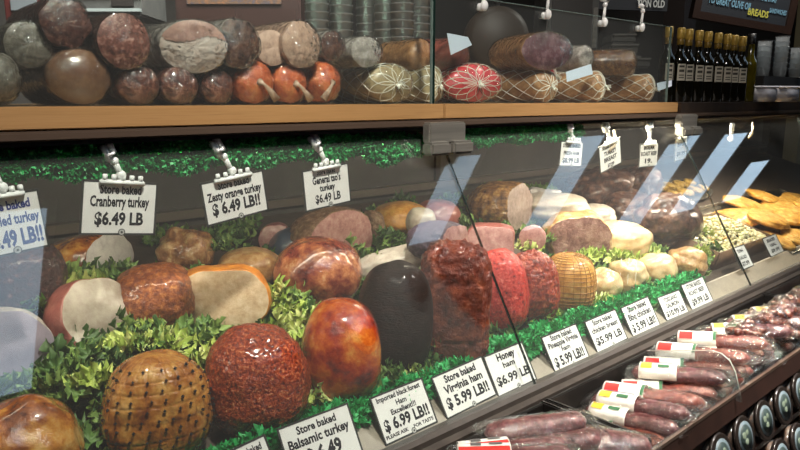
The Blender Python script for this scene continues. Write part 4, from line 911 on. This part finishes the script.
# tubs with round lids on the lower ledge
tub = None
for row, (n_, zz, yy) in enumerate(((11, .668, .552), (9, .560, .520))):
    for i in range(n_):
        x = 1.471 + i * .125 + row * .30
        if tub is None:
            t = empty('dip_tub', (0, 0, 0)); tub = t
            bm = bmesh.new(); lathe(bm, [(.038, -.06), (.046, 0)], 28); link('cup', bm, M_clear, t)
            bm = bmesh.new(); lathe(bm, [(.03, -.055), (.044, -.004)], 24); link('filling', bm, mat('tub_filling', [(.3, '#4a3020'), (.7, '#7a5232')], 30, .5), t)
            bm = bmesh.new(); lathe(bm, [(.049, -.006), (.050, 0), (.048, .003), (.044, .003)], 32); link('lid', bm, mat('lid_dark', '#26201d', rough=.25), t)
            bm = bmesh.new(); lathe(bm, [(.001, .0034), (.037, .0034), (.037, .0040), (.001, .0040)], 32); lb = link('lid_label', bm, mat('lid_label_blue', '#66757c', rough=.4), t)
            bm = bmesh.new(); lathe(bm, [(.001, .0042), (.029, .0042), (.029, .0046), (.001, .0046)], 28); link('label_ring', bm, mat('lid_label_dark', '#33403e', rough=.4), lb)
            bm = bmesh.new()
            for q, (ex, ey, er) in enumerate(((-.008, .006, .010), (.009, .009, .008), (.0, -.010, .009))): ball(bm, (ex, ey, .0048), (er, er * .8, .0006), 12, 6)
            link('label_emblem', bm, mat('lid_label_emblem', '#7c8a78', rough=.4), lb)
        else: t = copy_tree(tub)
        t.location = (x, yy, zz); t.rotation_euler = (R(72), 0, 0)
        tag(t, 'round tub with blue and dark lid label on the ledge below the trays', 'tub', 'round tubs below the trays')

# ------------------------------------------------------------------ bottles and containers on the counter at the right
def at_d(px, py, d):
    r = ray(px, py); return O + r * (d / r.dot(FWD))
Mb = mat('dark_bottle_glass', [(.3, '#0c0a06'), (.7, '#17140a')], 4, .08, coat=.8)
Mo = mat('olive_oil_bottle', [(.3, '#3a3408'), (.7, '#5a5110')], 4, .08, coat=.8)
btl = None
blabs = ['first, at the shelf end, half behind the glass guard', 'second from the shelf end', 'third from the shelf end', 'fourth from the shelf end', 'fifth from the shelf end', 'sixth from the shelf end', 'seventh from the shelf end', 'eighth from the shelf end', 'ninth and last in line, before the olive bottle']
for i in range(9):
    P = at_d((664, 676, 684, 694, 703, 713, 722, 729, 737)[i], 106, 2.66 + i * .03); hh = .285 - .002 * i
    if btl is None:
        t = empty('oil_bottle', (0, 0, 0)); btl = t
        bm = bmesh.new(); lathe(bm, [(.002, 0), (.027, 0), (.029, .006), (.029, .155), (.027, .175), (.016, .195), (.0125, .21), (.0125, .262), (.012, .264)], 24); link('glass_body', bm, Mb, t)
        bm = bmesh.new(); lathe(bm, [(.014, .248), (.0155, .25), (.0155, .288), (.013, .291), (.002, .291)], 20); link('cap', bm, mat('gold_cap', [(.3, '#a98a3a'), (.7, '#c5a452')], 20, .4, metal=.2), t)
        bm = bmesh.new(); lathe(bm, [(.0132, .225), (.0138, .226), (.0138, .247), (.0132, .248)], 20); link('neck_foil', bm, mat('gold_foil', '#7d6428', rough=.4, metal=.2), t)
        bm = bmesh.new(); r_ = .0297; rr = []
        for z in (.085, .150): rr.append([bm.verts.new((r_ * math.cos(R(a)), r_ * math.sin(R(a)), z)) for a in range(-32, 33, 8)])
        for k in range(len(rr[0]) - 1): bm.faces.new((rr[0][k], rr[0][k + 1], rr[1][k + 1], rr[1][k]))
        l_ = link('label', bm, mat('bottle_label', '#b9b2a2', rough=.6), t); l_.rotation_euler = (0, 0, R(-130))
        bm = bmesh.new(); r_ = .0301
        for (z0, z1, a0, a1) in ((.136, .144, -20, 20), (.118, .128, -20, 20), (.104, .108, -20, 20), (.094, .098, -20, 20)):
            q = [[bm.verts.new((r_ * math.cos(R(a)), r_ * math.sin(R(a)), z)) for a in range(a0, a1 + 1, 10)] for z in (z0, z1)]
            for k in range(len(q[0]) - 1): bm.faces.new((q[0][k], q[0][k + 1], q[1][k + 1], q[1][k]))
        link('label_print', bm, mat('bottle_print', '#3a3630', rough=.6), l_)
    else: t = copy_tree(btl)
    t.location = (P.x, P.y, 1.438); t.scale = (1, 1, hh / .291 )
    tag(t, 'dark oil bottle with gold cap, ' + blabs[i], 'bottle')
P = at_d(746, 106, 2.95); t = empty('olive_bottle', (P.x, P.y, 1.438))
bm = bmesh.new(); lathe(bm, [(.002, 0), (.026, 0), (.028, .006), (.028, .15), (.025, .172), (.014, .195), (.013, .25), (.012, .264)], 24); link('glass_body', bm, Mo, t)
bm = bmesh.new(); lathe(bm, [(.014, .24), (.0155, .25), (.0155, .285), (.002, .285)], 20); link('cap', bm, M_black, t); tag(t, 'olive yellow oil bottle with dark cap at the end of the bottle row', 'bottle')
# clear deli containers in stacks
con = None
def con_stack(px, py_b, d, n, r, hz, label, mt_=None, zb=None, group='clear containers stacked right of the bottles'):
    global con
    P = at_d(px, py_b, d); z = P.z if zb is None else zb
    t = empty('container_stack', (P.x, P.y, z))
    for i in range(n):
        bm = bmesh.new(); lathe(bm, [(.002, 0), (r * .86, 0), (r, hz * .92), (r * 1.06, hz * .93), (r * 1.06, hz)], 22, cap=False); link('cup', bm, mt_ or M_cupg, t, (0, 0, i * hz * .55))
    tag(t, label, 'container stack'); return t
M_cupg = glass('cup_plastic', '#d2d8da', .3, 1.4, .12, .3, 20, .04)
M_rack = mat('dark_rack', '#1c1a19', rough=.5)
tag(ob_box('dark_shelf', tuple(at_d(752, 80, 3.1) + Vector((0, -.05, -.03))), tuple(at_d(752, 76, 3.1) + Vector((1.1, .35, 0))), M_rack, bev=.002), 'black shelf right of the bottles carrying clear containers', 'shelf')
for i, (px, d, n_) in enumerate(((762, 3.25, 6), (779, 3.3, 7), (795, 3.35, 5))):
    zt = at_d(752, 76, 3.1).z
    con_stack(px, 76, d, n_, .032, .045, ['tall stack of clear containers on the black shelf, nearest the bottles', 'tallest stack of clear containers in the middle of the black shelf', 'stack of clear containers at the photo edge on the black shelf'][i], zb=zt)
for i, (px, d) in enumerate(((758, 3.0), (780, 3.05))):
    P = at_d(px, 106, d); t = empty('white_container', (P.x, P.y, 1.438), (0, 0, -.3))
    bm = bmesh.new(); box(bm, (-.055, -.05, 0), (.055, .05, .06), bev=.006); link('tub', bm, mat('white_tub', '#a9a6ab', rough=.4), t)
    bm = bmesh.new(); box(bm, (-.06, -.055, .058), (.06, .055, .068), bev=.003); link('lid', bm, mat('white_lid', '#c2bfc4', rough=.35), t)
    tag(t, ['white lidded container on the counter next to the olive bottle', 'white lidded container on the counter under the black shelf, nearer the edge'][i], 'container')

# ------------------------------------------------------------------ store behind the counter
M_dk = mat('backroom_dark', [(.35, '#1f1b1a'), (.7, '#2b2523')], 3, .5)
M_gr = mat('backroom_grey', [(.35, '#4a4b4a'), (.7, '#5c5c5a')], 3, .45)
M_redm = mat('machine_red', '#5c2523', rough=.35)
struct(ob_box('wall_partition', (2.6, 4.2, 0), (6.5, 4.3, 3), mat('partition_dark', '#2a2725', rough=.7)))
def bob(name, label, cat, px0, px1, py0, py1, d, m, dep=.25, parts=(), bv=.008):
    A_ = at_d(px0, py1, d); B_ = at_d(px1, py1, d); Tz = at_d(px0, py0, d).z
    w = (B_ - A_).length; hh = Tz - A_.z; t = empty(name, (A_ + B_) / 2, (0, 0, -YAW)); w /= 2
    bm = bmesh.new(); box(bm, (-w, 0, 0), (w, dep, hh), bev=min(bv, w * .9)); link('body', bm, m, t, smooth=False)
    for nm, x0, x1, z0, z1, mm in parts:
        bm = bmesh.new(); box(bm, (-w + x0 * 2 * w, -.012, z0 * hh), (-w + x1 * 2 * w, .004, z1 * hh), bev=.002); link(nm, bm, mm, t, smooth=False)
    tag(t, label, cat); return t
wt = empty('work_counter', (0, 3.0, 0)); ob_box('cabinet', (-1.5, 0, 0), (4.9, .7, 1.30), M_dk, wt); ob_box('worktop', (-1.5, -.02, 1.30), (4.9, .72, 1.33), M_gr, wt); tag(wt, 'dark back counter behind the display case with grey top', 'counter')
bob('scale_machine', 'dark red machine with grey display behind the cut salamis', 'machine', 5, 62, -14, 22, 2.6, M_redm, .3, (('display', .15, .6, .3, .62, mat('dull_display', '#7c8288', rough=.3)), ('vent_panel', .68, .95, .2, .8, M_dk)))
bob('steel_rack', 'grey steel rack top left behind the dark cut salami', 'rack', 70, 142, -20, 16, 2.7, M_gr, .3, (('rail', 0, 1, .1, .2, mat('pale_rail', '#9aa3a3', rough=.3)), ('rail', 0, 1, .5, .58, mat('pale_rail', '#9aa3a3', rough=.3)), ('slot', .2, .5, .65, .9, M_dk), ('slot', .6, .9, .25, .45, M_dk)))
bob('brown_cabinet', 'dark reddish brown cabinet behind the brown cut sausage', 'cabinet', 178, 302, -30, 60, 3.0, mat('cabinet_brown', [(.35, '#2c1a16'), (.7, '#3a221c')], 4, .4), .35, (('door', .03, .48, .05, .55, mat('cabinet_door', '#33201b', rough=.35)), ('door', .52, .97, .05, .55, mat('cabinet_door', '#33201b', rough=.35)), ('picture_panel', .1, .85, .6, .8, mat('picture_panel', [(.3, '#3b3f5c'), (.5, '#5c4636'), (.7, '#8d5a38')], 9, .5))))
P = at_d(495, 40, 2.8); t = empty('dark_machine', P, (0, 0, -YAW)); tag(t, 'large dark round machine guard behind the reddish brown ham', 'machine')
bm = bmesh.new(); lathe(bm, [(.002, -.10), (.10, -.098), (.125, -.08), (.132, 0), (.125, .03), (.002, .05)], 40, Matrix.Rotation(R(-90), 4, 'X')); link('guard', bm, mat('machine_brown2', '#382c22', rough=.5), t)
bm = bmesh.new(); box(bm, (-.09, -.02, P.z * 0 - (P.z - 1.332)), (.09, .16, -.08), bev=.01); link('foot', bm, M_rack, t)
bm = bmesh.new(); cyl(bm, (.02, .06, .08), (.02, .12, .16), .012); ball(bm, (.02, .12, .17), .018); link('handle', bm, M_black, t)
bob('grey_post_cabinet', 'grey upright cabinet behind the long purple cut ham', 'cabinet', 545, 596, -20, 78, 2.9, M_gr, .3, (('door_panel', .08, .85, .05, .95, mat('cab_panel', '#393735', rough=.4)), ('handle', .88, .96, .3, .7, M_steel)))
for i, (a, b, c, d) in enumerate(((608, 640, 56, 66), (610, 638, 44, 55), (612, 636, 34, 43), (626, 650, 58, 68))):
    bob('tray_box', ['grey box at the bottom of the stack behind the glossy wrapped ham', 'grey box in the middle of the stack behind the glossy wrapped ham', 'topmost grey box of the stack behind the glossy wrapped ham', 'grey box standing next to the box stack near the bottles'][i], 'box', a, b, c, d, 2.95 + .0 * i, mat('box_grey', '#55534f', rough=.5), .16, (('lid', 0, 1, .8, 1.0, mat('box_lid', '#706d68', rough=.5)),))
# tall stacks of clear deli cups behind the glass
M_cup2 = glass('green_clear_cup', '#b4c4bc', .3, 1.5, .12, .3, 20, .05)
for i, (px, d) in enumerate(((318, 2.35), (342, 2.4), (368, 2.45), (386, 2.38), (402, 2.35), (418, 2.45))):
    con_stack(px, 75, d, 17 + (i % 3), .042, .05, 'tall stack of clear deli cups behind the %s' % ['small dark cut sausage', 'gap left of the pale wrapped sausage', 'pale wrapped sausage', 'netted cheese, third stack before the glass seam', 'netted cheese, second stack before the glass seam', 'glass seam'][i], M_cup2, zb=1.332)
# hanging signs: chalk boards
def board(label, c4, d, m, frame, lines):
    A_ = at_d(c4[0], c4[3], d); B_ = at_d(c4[2], c4[3], d); Tz = at_d(c4[0], c4[1], d).z
    w = (B_ - A_).length / 2; hh = Tz - A_.z; t = empty('chalkboard_sign', (A_ + B_) / 2, (0, R(c4[4]), -YAW + R(c4[5])))
    bm = bmesh.new(); box(bm, (-w, 0, 0), (w, .02, hh)); link('slate', bm, m, t, smooth=False)
    if frame:
        bm = bmesh.new(); f = .035
        box(bm, (-w - f, -.01, -f), (w + f, .025, 0)); box(bm, (-w - f, -.01, 0), (-w, .025, hh)); box(bm, (w, -.01, 0), (w + f, .025, hh)); box(bm, (-w - f, -.01, hh), (w + f, .025, hh + f)); link('frame', bm, mat('sign_frame', '#2a1b14', rough=.4), t, smooth=False)
    Mx = Matrix.Translation((0, -.004, 0)) @ Matrix.Rotation(R(90), 4, 'X')
    for s, x, z, ww, h_, mm in lines:
        bm = bmesh.new(); add_text(bm, s, -w + x * 2 * w, z * hh, ww * 2 * w, h_ * hh, .012, Mx); link('chalk_writing', bm, mm, t, smooth=False)
    tag(t, label, 'sign')
M_slate = mat('slate_black', '#20242a', rough=.6); CW = mat('chalk_white', '#c4c8c4', rough=.8); CB = mat('chalk_blue', '#6f9db4', rough=.8); CY = mat('chalk_yellow', '#b8b448', rough=.8)
board('brown framed chalkboard with coloured writing above the bottles', (695, -40, 790, 19, 8, 8), 3.3, M_slate, True, [('WERE A YUMMY ACTION', .30, .40, .56, .09, CW), ('THIS & THAT', .72, .40, .24, .07, CB), ('TO GREAT OLIVE OIL', .32, .22, .5, .09, CB), ('FRESH', .72, .62, .2, .12, CY), ('BREADS', .66, .14, .24, .09, CY), ('DAILY SPECIALS', .28, .62, .5, .1, CB), ('SANDWICHES', .88, .22, .2, .06, CB)])
board('dark sign with white capitals hanging left of the dark pillar', (590, -25, 667, 10, 2, 0), 3.2, M_slate, False, [('TION OLD', .78, .2, .36, .16, CW)])
bm = bmesh.new(); 
P = at_d(622, 1, 3.1); tag(link('blue_lamp', bm, emit('blue_glow', '#2430a0', .5), None, P), 'x', 'lamp') if False else bm.free()
pl = at_d(681, 60, 4.6); struct(ob_box('wall_pillar', (pl.x - .085, pl.y - .04, 0), (pl.x + .09, pl.y + .1, 3), mat('pillar_dark', '#1b1513', rough=.5)))
pl = at_d(806, 60, 7.2); struct(ob_box('wall_post', (pl.x - .1, pl.y - .04, 0), (pl.x + .15, pl.y + .1, 3), mat('post_beige', '#8d8365', rough=.6)))
pl = at_d(740, 60, 6.5); struct(ob_box('wall_right_rear', (pl.x - 1.2, pl.y + .8, 0), (pl.x + 3.2, pl.y + .9, 3), mat('rear_wall_grey', '#4a443f', rough=.7)))
for o in bpy.data.objects:
    if '_abc' in o: del o['_abc']
